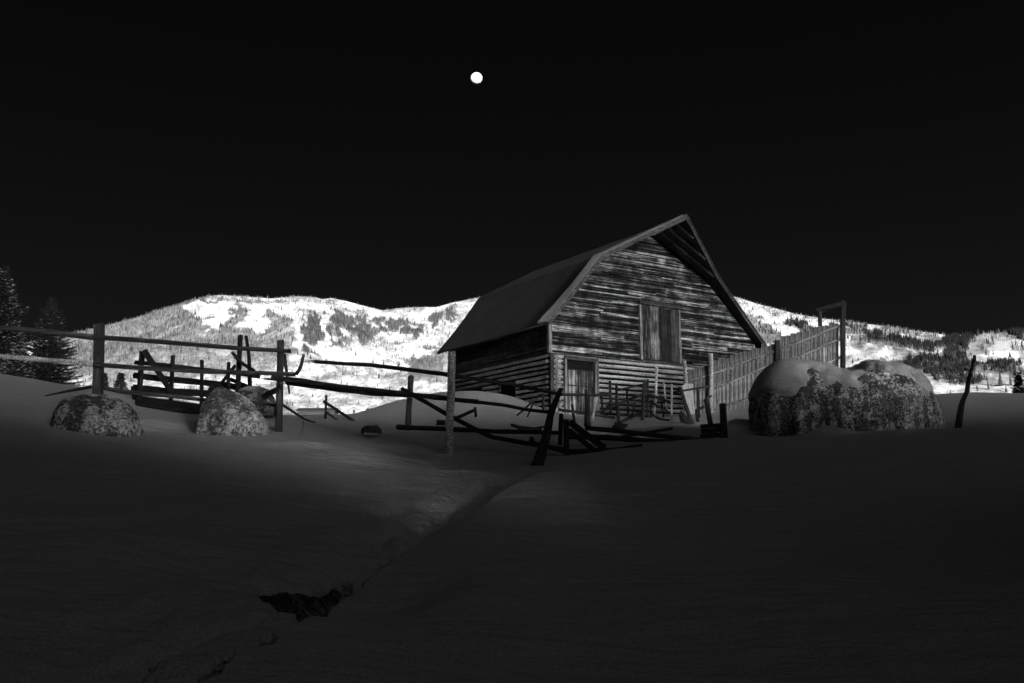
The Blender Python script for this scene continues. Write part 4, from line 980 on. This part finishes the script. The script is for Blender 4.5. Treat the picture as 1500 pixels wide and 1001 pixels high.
# a few conifers on the lower slope that can be told apart
def slope_tree(px, py, hpx, i):
    r_ = ray(px, py); azx = math.atan2(r_[0], r_[1]); s_ = np.linspace(.02, .98, 500); X, Y_, Z = mtn(np.full(500, azx), s_); a, bq = proj(X, Y_, Z)
    k = int(np.argmax(bq < py)) if (bq < py).any() else 100
    d = math.hypot(X[k], Y_[k]); h = hpx * d / FOC
    return Vector((X[k], Y_[k], Z[k] - .5)), h
cone = None
SL = [(1393,583,11),(1448,572,14),(1466,566,22),(1481,566,16),(1474,575,12),(1330,556,10),(1318,552,9),(1302,548,8),(1290,546,9),(1281,543,8),(1349,565,9),(1432,574,9),(555,556,12),(562,536,10),(521,522,9),(583,538,9),(455,527,10),(640,560,10),(118,540,10),(132,528,9),(126,537,9),(350,546,9)]
side_words = ['lowest on the right slope left of the snag','leaning slightly right of the snag','tallest single one right of the snag','second tallest right of the snag','short one below the tallest right of the snag','right of the huge boulder top','just above the huge boulder rim','over the huge boulder crown','above the middle of the huge boulder','between gate frame and boulder crown','close to the right shoulder of the huge boulder','between the snag and the picture right third','below the splintered rail middle','above the splintered rail and right of center','near the left tip of the splintered rail','above the splintered rail near the lone post','right of the curved branch','left of the barn far corner','right of the dark spruce','upper one between dark spruce and first post','middle one between dark spruce and first post','below the tallest corral post gap']
for i, (a, b_, hp) in enumerate(SL):
    pos, h = slope_tree(a, b_, hp, i); rnd = random.Random(i); vv = []; ff = []
    for L in range(6):
        z0 = h * (.08 + L * .15); rr = h * .17 * (1 - L / 6.5); b0 = len(vv)
        for q in range(9): an = q / 9 * 6.283; e = rr * rnd.uniform(.65, 1.25); vv.append((math.cos(an) * e, math.sin(an) * e, z0 - h * .03 * rnd.random()))
        vv.append((0, 0, z0 + h * .24))
        for q in range(9): ff.append((b0 + q, b0 + (q + 1) % 9, b0 + 9))
    rt = empty('conifer_tree', pos, label='small far conifer ' + side_words[i], cat='tree', group='separate conifers low on the mountain')
    link_mesh('crown', vv, ff, NEED, rt); mb = MB(); mb.box((-.02 * h, -.02 * h, -1), (.02 * h, .02 * h, h * .3)); mb.build('trunk', W_DARK, rt)

# ------------------------------------------------------------------ far houses
HWALL = plain('house_wall', .22, .9, .3, .6); HROOF = plain('house_roof_dark', .03); HSNOW = plain('roof_snow', .8, .9, .05, 1)
def house(px0, px1, top_py, eave_py, Y, depth, rmat, wmat, ridge='across', **lab):
    a = P(px0, eave_py, Y); b_ = P(px1, eave_py, Y); tz_ = P((px0 + px1) / 2, top_py, Y).z; W_ = b_.x - a.x; hh = tz_ - a.z
    rt = empty('house', (a.x, Y, a.z - 6), **lab)
    mb = MB(); mb.box((W_ * .04, .3, 0), (W_ * .96, depth - .3, 6)); 
    if ridge == 'away':
        n0 = len(mb.v); mb.add([(W_ * .04, .3, 6), (W_ * .96, .3, 6), (W_ / 2, .3, 6 + hh * .93), (W_ * .04, depth - .3, 6), (W_ * .96, depth - .3, 6), (W_ / 2, depth - .3, 6 + hh * .93)], [(0, 1, 2), (5, 4, 3)])
    mb.build('wall', wmat, rt)
    mb = MB(); th = hh * .10 + .15
    if ridge == 'away':
        for s0, s1 in ((-.01, .5), (1.01, .5)):
            x0, x1 = W_ * s0, W_ * s1; c = [(x0, -.5, 6 - .1), (x1, -.5, 6 + hh), (x1, depth + .5, 6 + hh), (x0, depth + .5, 6 - .1)]; mb.hexa(c + [(p[0], p[1], p[2] + th) for p in c])
    else:
        for s0, s1 in ((-.03, .5), (1.03, .5)):
            y0, y1 = depth * s0, depth * s1; c = [(0, y0, 6), (W_, y0, 6), (W_, y1, 6 + hh), (0, y1, 6 + hh)]; mb.hexa(c + [(p[0], p[1], p[2] + th) for p in c])
    mb.build('roof', rmat, rt)
    mb = MB(); mb.box((W_ * .46, -.05, 6 + hh * .05 - 3), (W_ * .54, .28, 6 + hh * .3)); mb.build('window', HROOF, rt)
    return rt
house(500, 537, 595, 603, 430, 12, HSNOW, HWALL, 'away', label='grey gabled house front peeking over the snow behind the small collapsed fence', cat='house')
house(433, 492, 597.5, 603, 420, 10, HROOF, HROOF, label='long low dark roofed building on the snow horizon right of the second post', cat='building')
house(498, 538, 595.5, 598, 520, 10, HSNOW, HWALL, label='long snowy roof just behind the grey gabled house', cat='building')
house(558, 582, 591.5, 594.5, 520, 10, HSNOW, HWALL, label='snowy roof left of the lone post above the drift', cat='building')
house(570, 596, 588.5, 590, 600, 10, HSNOW, HWALL, label='farther thin snowy roof touching the lone post', cat='building')

scene.render.engine = 'CYCLES'
